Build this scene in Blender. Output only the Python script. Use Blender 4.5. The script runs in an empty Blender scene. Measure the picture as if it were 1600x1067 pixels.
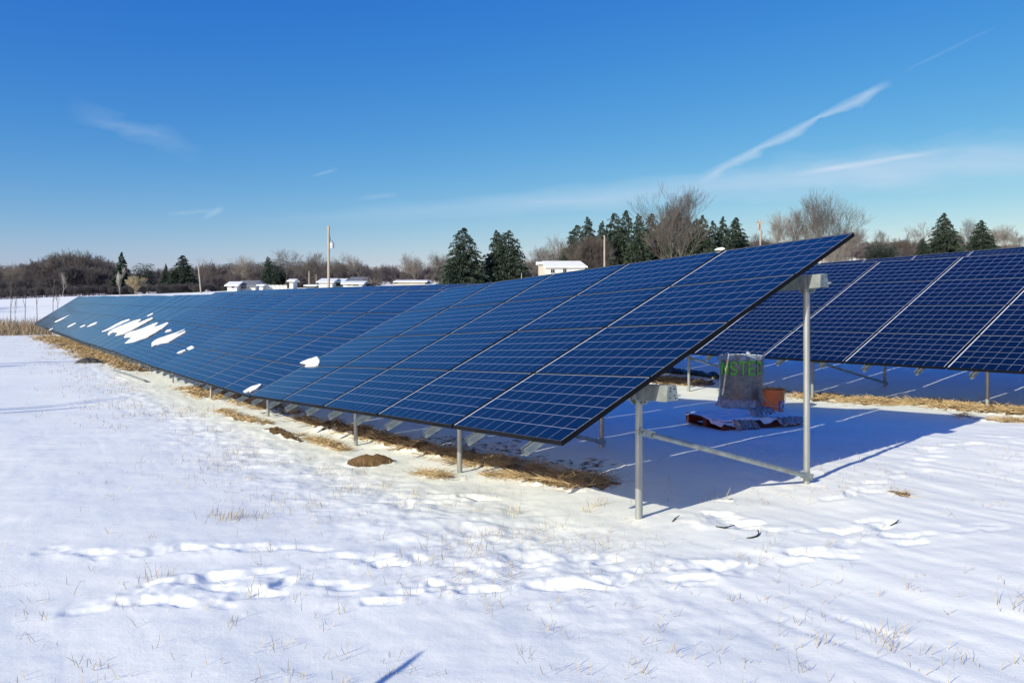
import bpy, math, random
import numpy as np
from mathutils import Vector, Matrix
rng = np.random.default_rng(7); random.seed(7)
R = math.radians
SC = bpy.context.scene; COL = SC.collection
# ------------------------------------------------------------------ camera, sky, sun, exposure
F, CX, CY = 1278.0, 800.0, 475.0          # focal length and optical centre in photo pixels (1600 wide)
EYE = 1.7
cd = bpy.data.cameras.new('camera'); cam = bpy.data.objects.new('camera', cd); COL.objects.link(cam)
cd.sensor_width = 36; cd.lens = F / 1600 * 36; cd.shift_y = -58.5 / 1600
cd.clip_start = 0.05; cd.clip_end = 6000
cam.location = (0, 0, EYE); cam.rotation_euler = (R(90), 0, 0); SC.camera = cam
SUN_EL, SUN_AZ = R(25.5), R(46.0)         # light travels towards +x +y
w = bpy.data.worlds.new('World'); SC.world = w; w.use_nodes = True
nt = w.node_tree; N = nt.nodes; L = nt.links; N.clear()
def wn(t, **k):
    n = N.new(t)
    for a, b in k.items(): setattr(n, a, b)
    return n
sky = wn('ShaderNodeTexSky', sky_type='NISHITA', sun_disc=False, sun_elevation=SUN_EL, sun_rotation=R(224), altitude=200, air_density=1.0, dust_density=0.6, ozone_density=3.0)
hs = wn('ShaderNodeHueSaturation'); hs.inputs['Saturation'].default_value = 1.18; hs.inputs['Value'].default_value = 1.0
L.new(sky.outputs[0], hs.inputs['Color'])
bg = wn('ShaderNodeBackground'); bg.inputs['Strength'].default_value = 0.115
out = wn('ShaderNodeOutputWorld'); L.new(bg.outputs[0], out.inputs[0])
tc = wn('ShaderNodeTexCoord'); sep = wn('ShaderNodeSeparateXYZ'); L.new(tc.outputs['Generated'], sep.inputs[0])
def wm(op, a, b=None, c=None, clamp=False):
    n = wn('ShaderNodeMath', operation=op, use_clamp=clamp)
    for i, v in enumerate((a, b, c)):
        if v is None: continue
        if isinstance(v, (int, float)): n.inputs[i].default_value = v
        else: L.new(v, n.inputs[i])
    return n.outputs[0]
yy = wm('MAXIMUM', sep.outputs[1], 0.15)
A_ = wm('DIVIDE', sep.outputs[0], yy); B_ = wm('DIVIDE', sep.outputs[2], yy)
front = wm('GREATER_THAN', sep.outputs[1], 0.2)
comb = wn('ShaderNodeCombineXYZ'); L.new(A_, comb.inputs[0]); L.new(B_, comb.inputs[1])
def wnoise(scale, sx, sy, detail=4, rot=0):
    mp = wn('ShaderNodeMapping'); mp.inputs['Rotation'].default_value = (0, 0, rot); mp.inputs['Scale'].default_value = (sx, sy, 1)
    L.new(comb.outputs[0], mp.inputs[0])
    n = wn('ShaderNodeTexNoise'); n.inputs['Scale'].default_value = scale; n.inputs['Detail'].default_value = detail
    L.new(mp.outputs[0], n.inputs[0]); return n.outputs[0]
nA = wnoise(14, 1, 3, 5, -0.4); nB = wnoise(5, 1, 9, 5, -0.08)
def streak(x0, y0, x1, y1, wid, amp, wob=0.4, soft=0.25, w2=None):
    """cirrus / condensation trail between two sky directions; amount in 0..1"""
    a0, b0, a1, b1 = (x0-CX)/F, (CY-y0)/F, (x1-CX)/F, (CY-y1)/F
    ln = math.hypot(a1-a0, b1-b0); cx, cy = (a1-a0)/ln, (b1-b0)/ln
    da = wm('SUBTRACT', A_, a0); db = wm('SUBTRACT', B_, b0)
    t = wm('DIVIDE', wm('ADD', wm('MULTIPLY', da, cx), wm('MULTIPLY', db, cy)), ln)
    d = wm('ADD', wm('MULTIPLY', da, -cy), wm('MULTIPLY', db, cx))
    wd = wid/F
    d = wm('ADD', d, wm('MULTIPLY', wm('SUBTRACT', nA, 0.5), wob*wd*2))
    width = wm('MULTIPLY_ADD', wm('SUBTRACT', nA, 0.5), 2.6*wd, wd) if w2 is None else wm('MULTIPLY_ADD', t, (w2-wid)/F, wd)
    width = wm('MAXIMUM', width, wd*0.12)
    g = wm('SUBTRACT', 1, wm('DIVIDE', wm('ABSOLUTE', d), width), clamp=True)
    g = wm('SMOOTH_MIN', g, 1, 0.0) if False else wm('POWER', g, 0.8)
    e0 = wm('DIVIDE', t, soft, clamp=True); e1 = wm('DIVIDE', wm('SUBTRACT', 1, t), soft, clamp=True)
    return wm('MULTIPLY', wm('MULTIPLY', wm('MULTIPLY', g, e0), e1), amp)
ss = [streak(1088, 284, 1395, 128, 9, 0.6, 0.9, 0.10), streak(1230, 275, 1490, 233, 6, 0.5, 0.4, 0.3),
      streak(1400, 118, 1560, 40, 3, 0.10, 1.0, 0.3),
      streak(380, 350, 1900, 235, 10, 0.45, 1.2, 0.35, 48), streak(900, 300, 2100, 195, 20, 0.28, 1.5, 0.4, 60),
      streak(100, 165, 320, 240, 16, 0.17, 1.4, 0.35, 20), streak(315, 343, 352, 322, 5, 0.3, 0.8, 0.3),
      streak(255, 335, 345, 328, 4, 0.2, 0.8, 0.3), streak(486, 276, 530, 263, 3, 0.2, 0.6, 0.3), streak(555, 312, 625, 304, 6, 0.2, 0.8, 0.3)]
tot = ss[0]
for s_ in ss[1:]: tot = wm('ADD', tot, s_)
tot = wm('MULTIPLY', wm('MULTIPLY', tot, front), wm('MULTIPLY_ADD', nB, 1.1, 0.35), clamp=True)
mx = wn('ShaderNodeMix', data_type='RGBA'); mx.inputs[7].default_value = (4.3, 5.4, 6.6, 1)
sc0 = wn('ShaderNodeSeparateColor'); L.new(hs.outputs[0], sc0.inputs[0]); cc0 = wn('ShaderNodeCombineColor')
for i_, (g_, k_) in enumerate(((1.62, 1.54/1.149), (1.06, 0.94/1.149), (0.35, 0.82/1.149))):
    L.new(wm('MULTIPLY', wm('POWER', wm('MULTIPLY', sc0.outputs[i_], 0.115), g_), k_/0.115), cc0.inputs[i_])
L.new(tot, mx.inputs[0]); L.new(cc0.outputs[0], mx.inputs[6]); L.new(mx.outputs[2], bg.inputs[0])
sd = bpy.data.lights.new('sun', 'SUN'); sd.energy = 5.0; sd.angle = R(0.53); sd.color = (1.0, 0.955, 0.77)
sun = bpy.data.objects.new('sun', sd); COL.objects.link(sun)
ldir = Vector((math.cos(SUN_AZ)*math.cos(SUN_EL), math.sin(SUN_AZ)*math.cos(SUN_EL), -math.sin(SUN_EL)))
sun.rotation_euler = ldir.to_track_quat('-Z', 'Y').to_euler(); sun.location = (-20, -20, 20)
SC.view_settings.view_transform = 'Standard'; SC.view_settings.look = 'None'; SC.view_settings.gamma = 1
SC.view_settings.exposure = 0.2
SC.cycles.max_bounces = 6

# ------------------------------------------------------------------ helpers
def tag(o, label=None, cat=None, group=None, kind=None):
    for k, v in (('label', label), ('category', cat), ('group', group), ('kind', kind)):
        if v: o[k] = v
    return o
def mesh_np(name, V, Fc, mats=None, attr=None, smooth=False, midx=None):
    """V (n,3), Fc (m,k) -> mesh"""
    V = np.asarray(V, dtype=np.float32); Fc = np.asarray(Fc, dtype=np.int32); k = Fc.shape[1]
    me = bpy.data.meshes.new(name); me.vertices.add(len(V)); me.vertices.foreach_set('co', V.ravel())
    me.loops.add(Fc.size); me.loops.foreach_set('vertex_index', Fc.ravel())
    me.polygons.add(len(Fc)); me.polygons.foreach_set('loop_start', np.arange(0, Fc.size, k, dtype=np.int32))
    if smooth: me.polygons.foreach_set('use_smooth', np.ones(len(Fc), dtype=bool))
    if midx is not None: me.polygons.foreach_set('material_index', np.asarray(midx, dtype=np.int32))
    for m in (mats or []): me.materials.append(m)
    if attr:
        for an, av in attr.items():
            a = me.attributes.new(an, 'FLOAT', 'POINT'); a.data.foreach_set('value', np.asarray(av, dtype=np.float32))
    me.update(calc_edges=True); return me
def link(name, me, parent=None, M=None):
    o = bpy.data.objects.new(name, me); COL.objects.link(o)
    if parent is not None: o.parent = parent
    if M is not None: o.matrix_basis = M
    return o
def empty(name, loc=(0, 0, 0), rz=0):
    o = bpy.data.objects.new(name, None); COL.objects.link(o); o.location = loc; o.rotation_euler = (0, 0, rz)
    o.empty_display_size = 0.2; return o
class MB:
    """collects polygons of one mesh"""
    def __init__(s): s.v = []; s.f = []; s.m = []
    def add(s, vs, fs, mi=0):
        b = len(s.v); s.v += [tuple(v) for v in vs]; s.f += [tuple(b+i for i in f) for f in fs]; s.m += [mi]*len(fs)
    def box(s, c, d, M=None, mi=0, taper=1.0):
        cx, cy, cz = c; x, y, z = d[0]/2, d[1]/2, d[2]/2
        vs = [Vector((cx+i*x*(taper if k > 0 else 1), cy+j*y*(taper if k > 0 else 1), cz+k*z)) for k in (-1, 1) for j in (-1, 1) for i in (-1, 1)]
        if M is not None: vs = [M @ v for v in vs]
        s.add(vs, [(0, 2, 3, 1), (4, 5, 7, 6), (0, 1, 5, 4), (2, 6, 7, 3), (0, 4, 6, 2), (1, 3, 7, 5)], mi)
    def tube(s, pts, rads, n=10, cap=True, mi=0, M=None):
        pts = [Vector(p) for p in pts]
        if not hasattr(rads, '__len__'): rads = [rads]*len(pts)
        vs = []
        up = None
        for i, p in enumerate(pts):
            t = (pts[min(i+1, len(pts)-1)] - pts[max(i-1, 0)]).normalized()
            if up is None: up = t.orthogonal().normalized()
            up = (up - t*up.dot(t)).normalized(); b = t.cross(up)
            for j in range(n):
                a = 2*math.pi*j/n; vs.append(p + (up*math.cos(a)+b*math.sin(a))*rads[i])
        fs = [(i*n+j, i*n+(j+1) % n, (i+1)*n+(j+1) % n, (i+1)*n+j) for i in range(len(pts)-1) for j in range(n)]
        if cap: fs += [tuple(range(n-1, -1, -1)), tuple((len(pts)-1)*n+j for j in range(n))]
        if M is not None: vs = [M @ v for v in vs]
        s.add(vs, fs, mi)
    def extrude(s, prof, x0, x1, closed=True, mi=0, axis=0):
        """profile in the other two axes, extruded along axis"""
        n = len(prof); vs = []
        for x in (x0, x1):
            for a, b in prof: vs.append((x, a, b) if axis == 0 else ((a, x, b) if axis == 1 else (a, b, x)))
        fs = [(i, (i+1) % n, n+(i+1) % n, n+i) for i in range(n if closed else n-1)]
        if closed: fs += [tuple(range(n-1, -1, -1)), tuple(range(n, 2*n))]
        s.add(vs, fs, mi)
    def mesh(s, name, mats, smooth=False):
        me = bpy.data.meshes.new(name); me.from_pydata(s.v, [], s.f)
        for m in mats: me.materials.append(m)
        me.polygons.foreach_set('material_index', s.m)
        if smooth: me.polygons.foreach_set('use_smooth', [True]*len(s.f))
        me.update()
        if smooth: me.set_sharp_from_angle(angle=R(35))
        return me
def bevel(o, wdt, seg=2):
    m = o.modifiers.new('bevel', 'BEVEL'); m.width = wdt; m.segments = seg; m.limit_method = 'ANGLE'; return o

# value noise
_T = rng.random((256, 256))
def vn(x, y, sd=0):
    x = np.asarray(x, float)+sd*17.31; y = np.asarray(y, float)+sd*9.73
    xi = np.floor(x).astype(int); yi = np.floor(y).astype(int); fx = x-xi; fy = y-yi
    fx = fx*fx*fx*(fx*(fx*6-15)+10); fy = fy*fy*fy*(fy*(fy*6-15)+10)
    g = lambda a, b: _T[a & 255, b & 255]
    return (g(xi, yi)*(1-fx)+g(xi+1, yi)*fx)*(1-fy)+(g(xi, yi+1)*(1-fx)+g(xi+1, yi+1)*fx)*fy-0.5
def fbm(x, y, o=4, sd=0):
    r = 0
    for i in range(o): r = r+vn(x*2**i, y*2**i, sd+i)*0.5**i
    return r
def sstep(a, b, x):
    t = np.clip((np.asarray(x, float)-a)/(b-a), 0, 1); return t*t*(3-2*t)

# ------------------------------------------------------------------ the lie of the land
P0 = np.array([0.364, 5.963]); AZ = R(122.78)
U2 = np.array([math.cos(AZ), math.sin(AZ)]); H2 = np.array([math.sin(AZ), -math.cos(AZ)])
PITCH, ROWGAP = 1.68, 8.21
def sq(X, Y):
    dx = X-P0[0]; dy = Y-P0[1]
    return (dx*U2[0]+dy*U2[1])/PITCH, dx*H2[0]+dy*H2[1]
def xy(s, q):
    return P0[0]+s*PITCH*U2[0]+q*H2[0], P0[1]+s*PITCH*U2[1]+q*H2[1]
GS = [-8, -2.9, 0.1, 2, 3.8, 6.5, 9.3, 12, 15, 18, 22, 32, 45, 60]; GZ = [-1.50, -1.62, -1.79, -1.93, -2.09, -2.20, -2.30, -2.30, -2.22, -2.25, -2.28, -2.28, -2.28, -2.35]
QS = [-40, -8, -3.5, 0.9, 2.7, 9, 11, 17.3, 20, 40]; QZ = [0.1, 0.0, 0.0, 0.0, 0.08, 0.24, 0.36, 1.0, 1.15, 1.5]
LX = [-2500, -400, 0, 130, 300, 450, 600, 750, 850, 1000, 1300, 1600, 2200, 4000]; LY = [500, 480, 468, 462.5, 457, 450.5, 445, 440.3, 434, 427, 412, 401, 392, 392]
def base_h(X, Y):
    s, q = sq(X, Y); r = np.hypot(X, Y)
    z = np.interp(s, GS, GZ)+np.interp(q, QS, QZ)
    px = CX+F*X/np.maximum(Y, 0.35*r+0.01)
    zf = (CY-np.interp(px, LX, LY))/F*np.minimum(np.maximum(Y, 0.35*r), 150.0)
    zc = np.minimum(z, -1.0)-0.35*sstep(68, 78, r)       # the mown field drops a little past its edge
    t = sstep(74, 150, r)
    return EYE+zc*(1-t)+zf*t + (z-np.minimum(z, -1.0))*(1-t)
def ray(px, py): return (px-CX)/F, (CY-py)/F
def pix_at(px, Y): return (px-CX)/F*Y
_yy = np.concatenate([np.arange(2.5, 30, 0.02), np.arange(30, 160, 0.1)])
def ground_pt(px, py):
    a, b = ray(px, py); z = EYE+b*_yy; h = base_h(a*_yy, _yy)
    i = int(np.argmax(z <= h)); return a*_yy[i], _yy[i]
def polyline_pts(pl): return [ground_pt(*p) for p in pl]
def seg_dist(X, Y, pts):
    d = np.full(X.shape, 1e9)
    for (ax, ay), (bx, by) in zip(pts[:-1], pts[1:]):
        vx, vy = bx-ax, by-ay; t = np.clip(((X-ax)*vx+(Y-ay)*vy)/(vx*vx+vy*vy+1e-9), 0, 1)
        d = np.minimum(d, np.hypot(X-ax-t*vx, Y-ay-t*vy))
    return d
# bare earth and straw strokes: (pixels along, half width m, soil amount, straw amount)
STROKES = [
 ([(935, 758), (880, 747), (800, 730), (740, 717), (690, 706)], 0.24, 0.7, 1.0),
 ([(925, 738), (850, 722), (770, 702), (690, 686)], 0.42, 0.42, 0.0),
 ([(905, 756), (840, 746), (760, 742), (700, 745), (660, 735)], 0.12, 0.35, 0.8),
 ([(720, 712), (640, 700), (600, 688), (560, 677)], 0.20, 1.0, 0.35),
 ([(585, 684), (530, 672), (490, 663), (465, 656)], 0.20, 1.0, 0.3),
 ([(470, 690), (440, 680), (425, 672)], 0.10, 0.9, 0.0),
 ([(455, 648), (430, 640), (395, 630), (380, 626)], 0.30, 0.5, 0.7),
 ([(400, 662), (370, 655), (345, 642)], 0.12, 0.6, 0.5),
 ([(360, 622), (330, 617), (300, 606)], 0.35, 0.4, 0.5),
 ([(540, 705), (500, 690), (470, 682)], 0.10, 0.3, 0.8),
 ([(420, 665), (405, 660), (385, 655)], 0.12, 0.5, 0.5),
 ([(228, 580), (205, 575), (185, 568)], 0.45, 0.8, 0.8),
 ([(185, 566), (160, 558), (130, 546), (100, 536), (72, 526)], 0.75, 0.7, 1.0),
 ([(200, 560), (160, 548), (120, 537), (90, 528)], 0.8, 0.6, 0.8),
 ([(1250, 617), (1310, 625), (1380, 631), (1450, 635), (1540, 641), (1640, 650)], 0.34, 0.8, 1.0),
 ([(985, 593), (1040, 595), (1092, 599)], 0.40, 1.0, 0.6),
 ([(1190, 606), (1230, 612)], 0.15, 0.5, 0.5),
 ([(1500, 655), (1600, 662)], 0.10, 0.5, 0.5),
 ([(1395, 768), (1412, 770)], 0.05, 0.7, 0.9), ([(1122, 778), (1142, 780)], 0.05, 0.6, 1.0),
]
STROKES = [(polyline_pts(p), hw, so, st) for p, hw, so, st in STROKES]
MOUNDS = [(ground_pt(580, 722), 0.29, 0.12), (ground_pt(655, 703), 0.25, 0.07), (ground_pt(520, 672), 0.35, 0.13), (ground_pt(560, 680), 0.3, 0.11), (ground_pt(620, 695), 0.3, 0.09)]
def soil_mask(X, Y):
    m = np.zeros(X.shape)
    for pts, hw, so, st in STROKES:
        P = np.array(pts); b = (X > P[:, 0].min()-2) & (X < P[:, 0].max()+2) & (Y > P[:, 1].min()-2) & (Y < P[:, 1].max()+2)
        if not b.any(): continue
        x, y = X[b], Y[b]
        d = seg_dist(x, y, pts)/hw+fbm(x*3.1, y*3.1, 4, 3)*1.3
        m[b] = np.maximum(m[b], sstep(1.25, 0.55, d)*so)
    for (mx_, my_), r_, h_ in MOUNDS[:1]:
        d = np.hypot(X-mx_, Y-my_)/r_; m = np.maximum(m, sstep(1.15, 0.85, d+0.3*vn(X*9, Y*9, 4)))
    return m
rf = np.random.default_rng(11)
TRAILS = [
 ([(60, 862), (180, 868), (300, 862), (420, 858), (540, 866), (640, 880), (740, 876), (830, 876), (940, 874), (1060, 886), (1160, 878), (1240, 868), (1300, 862), (1380, 842), (1480, 826), (1560, 815)], 44),
 ([(165, 945), (230, 936), (330, 938), (470, 905), (560, 925), (650, 918), (740, 914), (830, 912), (950, 905), (1050, 902), (1130, 893)], 30),
 ([(250, 900), (330, 905), (420, 893), (480, 890)], 12), ([(1110, 800), (1190, 830), (1300, 828), (1400, 812)], 16),
 ([(640, 790), (700, 780), (780, 776)], 10), ([(1300, 780), (1400, 750), (1480, 700), (1590, 690)], 16)]
PRINTS = []
for pl, n in TRAILS:
    g = np.array(polyline_pts(pl)); cl = np.concatenate([[0], np.cumsum(np.hypot(*np.diff(g, axis=0).T))])
    for t in np.linspace(0, cl[-1], int(n*1.25)):
        t = t+rf.normal(0, 0.12); x = np.interp(t, cl, g[:, 0])+rf.normal(0, 0.06); y = np.interp(t, cl, g[:, 1])+rf.normal(0, 0.07)
        PRINTS.append((x, y, rf.normal(0.15, 0.45), rf.uniform(0.25, 1.0)))
RUTS = []
def height(X, Y):
    X = np.asarray(X, float); Y = np.asarray(Y, float)
    h = base_h(X, Y); r = np.hypot(X, Y)
    h = h+fbm(X*0.35, Y*0.35, 3, 5)*0.06*sstep(120, 20, r)+fbm(X*0.03, Y*0.03, 3, 8)*0.15*sstep(60, 110, r)*sstep(170, 135, r)
    near = sstep(30, 12, r)
    h = h+fbm(X*1.8, Y*2.6, 3, 21)*0.011*near
    # wind ripples, stretched along one direction
    ca, sa = math.cos(R(-62)), math.sin(R(-62)); a = X*ca+Y*sa; b = -X*sa+Y*ca
    rp = vn(a*1.1+0.6*vn(a*1.3, b*3, 2), b*5.2+1.2*vn(a*1.2, b*1.4, 9), 31)
    msk = 0.25+0.75*sstep(0.3, 2.2, X-0.25*(Y-4))
    h = h+(np.sqrt(rp*rp+0.012)*0.020+vn(a*2.4, b*11, 33)*0.006)*near*msk
    s, q = sq(X, Y)
    churn = np.exp(-((q+0.25)/0.9)**2)*sstep(45, 30, s)*sstep(-2, 0.5, s)
    h = h+fbm(X*4.5, Y*4.5, 3, 41)*0.03*churn*sstep(60, 25, r)
    sm = (r < 75)
    if sm.any():
        x, y = X[sm], Y[sm]; dz = np.zeros(x.shape)
        nn = fbm(x*6, y*6, 3, 51)
        for (px_, py_, an, st) in PRINTS:
            b = (np.abs(x-px_) < 0.75) & (np.abs(y-py_) < 0.55)
            if not b.any(): continue
            xx, yy_ = x[b]-px_, y[b]-py_; ca, sa = math.cos(an), math.sin(an); xx, yy_ = xx*(1.5-st*0.5)+0.05*nn[b], yy_*(1.5-st*0.5)
            u = xx*ca+yy_*sa; v = -xx*sa+yy_*ca+0.03*nn[b]
            pit = np.exp(-((u/0.13)**6+(v/0.05)**6))
            rim = 0.6*np.exp(-(((u-0.02)/0.26)**2+((v-0.13)/0.11)**2))+0.75*np.exp(-(((u+0.28)/0.22)**2+((v+0.02)/0.12)**2))
            dz[b] += st*(-0.020*pit+0.008*rim*(1+1.2*nn[b]))
        for (mx_, my_), r_, h_ in MOUNDS:
            d = np.hypot(x-mx_, (y-my_)*1.3)/r_; dz += h_*np.exp(-(d**2)*1.6)*(1+0.25*nn)
        for pts, hw, dp in RUTS:
            d = seg_dist(x, y, pts)/hw; dz += -dp*np.exp(-d**4)+0.5*dp*np.exp(-((d-1.7)/0.6)**2)
        h[sm] += dz
    so = soil_mask(X, Y)*(r < 75)
    md = np.exp(-((X-MOUNDS[0][0][0])**2+(Y-MOUNDS[0][0][1])**2)/0.16)
    h = h+so*(1-0.6*md)*(0.02+fbm(X*9, Y*9, 4, 61)*0.07)
    return h
def hz(x, y): return float(height(np.array([x]), np.array([y]))[0])

# ------------------------------------------------------------------ materials
def mat(name):
    m = bpy.data.materials.new(name); m.use_nodes = True; n = m.node_tree; return m, n.nodes, n.links, n.nodes['Principled BSDF']
def noise_node(Nn, Ll, scale, detail=4, coord='Object', rough=0.55, sc=None):
    t = Nn.new('ShaderNodeTexCoord'); n = Nn.new('ShaderNodeTexNoise'); n.inputs['Scale'].default_value = scale; n.inputs['Detail'].default_value = detail; n.inputs['Roughness'].default_value = rough
    if sc:
        mp = Nn.new('ShaderNodeMapping'); mp.inputs['Scale'].default_value = sc; Ll.new(t.outputs[coord], mp.inputs[0]); Ll.new(mp.outputs[0], n.inputs[0])
    else: Ll.new(t.outputs[coord], n.inputs[0])
    return n
def simple(name, c0, c1=None, rough=0.7, scale=8, metal=0, bump=0.0, bscale=40, sc=None, spec=0.5, coat=0):
    m, Nn, Ll, b = mat(name); b.inputs['Roughness'].default_value = rough; b.inputs['Metallic'].default_value = metal
    b.inputs['Specular IOR Level'].default_value = spec; b.inputs['Coat Weight'].default_value = coat
    if c1 is None: c1 = tuple(x*0.7 for x in c0)
    n = noise_node(Nn, Ll, scale, sc=sc); r = Nn.new('ShaderNodeValToRGB'); r.color_ramp.elements[0].position = 0.35; r.color_ramp.elements[1].position = 0.68
    r.color_ramp.elements[0].color = (*c1, 1); r.color_ramp.elements[1].color = (*c0, 1)
    Ll.new(n.outputs[0], r.inputs[0]); Ll.new(r.outputs[0], b.inputs['Base Color'])
    if bump:
        n2 = noise_node(Nn, Ll, bscale, 5, sc=sc); bp = Nn.new('ShaderNodeBump'); bp.inputs['Strength'].default_value = bump; bp.inputs['Distance'].default_value = 0.02
        Ll.new(n2.outputs[0], bp.inputs['Height']); Ll.new(bp.outputs[0], b.inputs['Normal'])
    return m
def make_ground_mat():
    m, Nn, Ll, b = mat('snow_ground')
    at = Nn.new('ShaderNodeAttribute'); at.attribute_name = 'soil'
    def add(op, a, c, clamp=False):
        x = Nn.new('ShaderNodeMath'); x.operation = op; x.use_clamp = clamp
        for i, v in enumerate((a, c)):
            if isinstance(v, (int, float)): x.inputs[i].default_value = v
            else: Ll.new(v, x.inputs[i])
        return x.outputs[0]
    n1 = noise_node(Nn, Ll, 9.0, 7, rough=0.7); n2 = noise_node(Nn, Ll, 1.2, 4); n3 = noise_node(Nn, Ll, 55, 5, rough=0.7)
    s = add('ADD', at.outputs['Fac'], add('MULTIPLY', add('SUBTRACT', n1.outputs[0], 0.5), 1.5))
    rm = Nn.new('ShaderNodeMapRange'); rm.inputs[1].default_value = 0.38; rm.inputs[2].default_value = 0.55; Ll.new(s, rm.inputs[0])
    soilc = Nn.new('ShaderNodeValToRGB'); e = soilc.color_ramp.elements; e[0].position = 0.3; e[0].color = (0.055, 0.032, 0.016, 1); e[1].position = 0.7; e[1].color = (0.22, 0.135, 0.065, 1)
    Ll.new(n3.outputs[0], soilc.inputs[0])
    snowc = Nn.new('ShaderNodeValToRGB'); e = snowc.color_ramp.elements; e[0].position = 0.3; e[0].color = (0.81, 0.825, 0.785, 1); e[1].position = 0.65; e[1].color = (0.865, 0.875, 0.825, 1)
    Ll.new(n2.outputs[0], snowc.inputs[0])
    # thin snow over thatch: faint tan freckles
    th = Nn.new('ShaderNodeMapRange'); th.inputs[1].default_value = 0.60; th.inputs[2].default_value = 0.74; Ll.new(n1.outputs[0], th.inputs[0])
    at2 = Nn.new('ShaderNodeAttribute'); at2.attribute_name = 'thin'
    tf = add('MULTIPLY', th.outputs[0], at2.outputs['Fac'], True)
    mx0 = Nn.new('ShaderNodeMix'); mx0.data_type = 'RGBA'; mx0.inputs[7].default_value = (0.48, 0.45, 0.41, 1); Ll.new(tf, mx0.inputs[0]); Ll.new(snowc.outputs[0], mx0.inputs[6])
    mx1 = Nn.new('ShaderNodeMix'); mx1.data_type = 'RGBA'; Ll.new(rm.outputs[0], mx1.inputs[0]); Ll.new(mx0.outputs[2], mx1.inputs[6]); Ll.new(soilc.outputs[0], mx1.inputs[7])
    Ll.new(mx1.outputs[2], b.inputs['Base Color']); b.inputs['Roughness'].default_value = 0.6; b.inputs['Specular IOR Level'].default_value = 0.25
    b1 = Nn.new('ShaderNodeBump'); b1.inputs['Strength'].default_value = 0.13; b1.inputs['Distance'].default_value = 0.012; Ll.new(n3.outputs[0], b1.inputs['Height'])
    n4 = noise_node(Nn, Ll, 14, 6, rough=0.65); b2 = Nn.new('ShaderNodeBump'); b2.inputs['Strength'].default_value = 0.15; b2.inputs['Distance'].default_value = 0.03
    Ll.new(n4.outputs[0], b2.inputs['Height']); Ll.new(b1.outputs[0], b2.inputs['Normal']); Ll.new(b2.outputs[0], b.inputs['Normal'])
    return m
def make_cell_mat():
    """laminate: 10 x 6 blue cells, pale gaps, pale border, under glass. Object coordinates in metres"""
    m, Nn, Ll, b = mat('solar_laminate'); t = Nn.new('ShaderNodeTexCoord'); sp = Nn.new('ShaderNodeSeparateXYZ'); Ll.new(t.outputs['Object'], sp.inputs[0])
    def M(op, a, c=None, d=None, clamp=False):
        x = Nn.new('ShaderNodeMath'); x.operation = op; x.use_clamp = clamp
        for i, v in enumerate((a, c, d)):
            if v is None: continue
            if isinstance(v, (int, float)): x.inputs[i].default_value = v
            else: Ll.new(v, x.inputs[i])
        return x.outputs[0]
    def lines(ax, start, pitch, n, gap):
        u = M('DIVIDE', M('SUBTRACT', ax, start), pitch)
        fr = M('FRACT', u); e = M('MINIMUM', fr, M('SUBTRACT', 1, fr)); g = M('LESS_THAN', e, gap/pitch/2)
        o = M('MAXIMUM', M('LESS_THAN', u, 0.0), M('GREATER_THAN', u, float(n)))
        return g, M('FLOOR', u), o
    gx, ix, ox = lines(sp.outputs[0], 0.024, 0.1606, 10, 0.0028); gy, iy, oy = lines(sp.outputs[1], 0.0090, 0.16317, 6, 0.0048)
    g = M('MAXIMUM', gx, gy)
    wv = Nn.new('ShaderNodeTexWhiteNoise'); cb = Nn.new('ShaderNodeCombineXYZ'); Ll.new(ix, cb.inputs[0]); Ll.new(iy, cb.inputs[1])
    oi = Nn.new('ShaderNodeObjectInfo'); Ll.new(oi.outputs['Random'], cb.inputs[2]); Ll.new(cb.outputs[0], wv.inputs[0])
    vo = Nn.new('ShaderNodeTexVoronoi'); vo.inputs['Scale'].default_value = 60; Ll.new(t.outputs['Object'], vo.inputs[0])
    k = M('ADD', M('MULTIPLY', wv.outputs[0], 0.35), M('MULTIPLY', M('ADD', oi.outputs['Random'], 0), 0.35)); vv = Nn.new('ShaderNodeSeparateColor'); Ll.new(vo.outputs['Color'], vv.inputs[0])
    k = M('ADD', k, M('MULTIPLY', vv.outputs[0], 0.3))
    cc = Nn.new('ShaderNodeValToRGB'); e = cc.color_ramp.elements; e[0].color = (0.0008, 0.0035, 0.011, 1); e[1].color = (0.002, 0.007, 0.026, 1); Ll.new(k, cc.inputs[0])
    mx_ = Nn.new('ShaderNodeMix'); mx_.data_type = 'RGBA'; mx_.inputs[7].default_value = (0.30, 0.33, 0.42, 1); Ll.new(g, mx_.inputs[0]); Ll.new(cc.outputs[0], mx_.inputs[6]); my_ = Nn.new('ShaderNodeMix'); my_.data_type = 'RGBA'; my_.inputs[7].default_value = (0.50, 0.55, 0.70, 1); Ll.new(M('MAXIMUM', ox, oy), my_.inputs[0]); Ll.new(mx_.outputs[2], my_.inputs[6])
    Ll.new(my_.outputs[2], b.inputs['Base Color']); b.inputs['Roughness'].default_value = 0.6; b.inputs['Specular IOR Level'].default_value = 0.0
    b.inputs['Coat Weight'].default_value = 1.0; b.inputs['Coat Roughness'].default_value = 0.12; b.inputs['Coat IOR'].default_value = 1.5
    n = noise_node(Nn, Ll, 1.3, 2); bp = Nn.new('ShaderNodeBump'); bp.inputs['Strength'].default_value = 0.08; bp.inputs['Distance'].default_value = 0.02
    Ll.new(n.outputs[0], bp.inputs['Height']); Ll.new(bp.outputs[0], b.inputs['Coat Normal'])
    return m
M_ground = make_ground_mat(); M_cell = make_cell_mat()
M_frame = simple('black_anodised', (0.009, 0.010, 0.013), (0.007, 0.008, 0.010), 0.6, 3, metal=0.0, spec=0.06)
M_lip = simple('frame_lip', (0.42, 0.43, 0.45), (0.36, 0.37, 0.4), 0.35, 3, metal=0.3)
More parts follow.
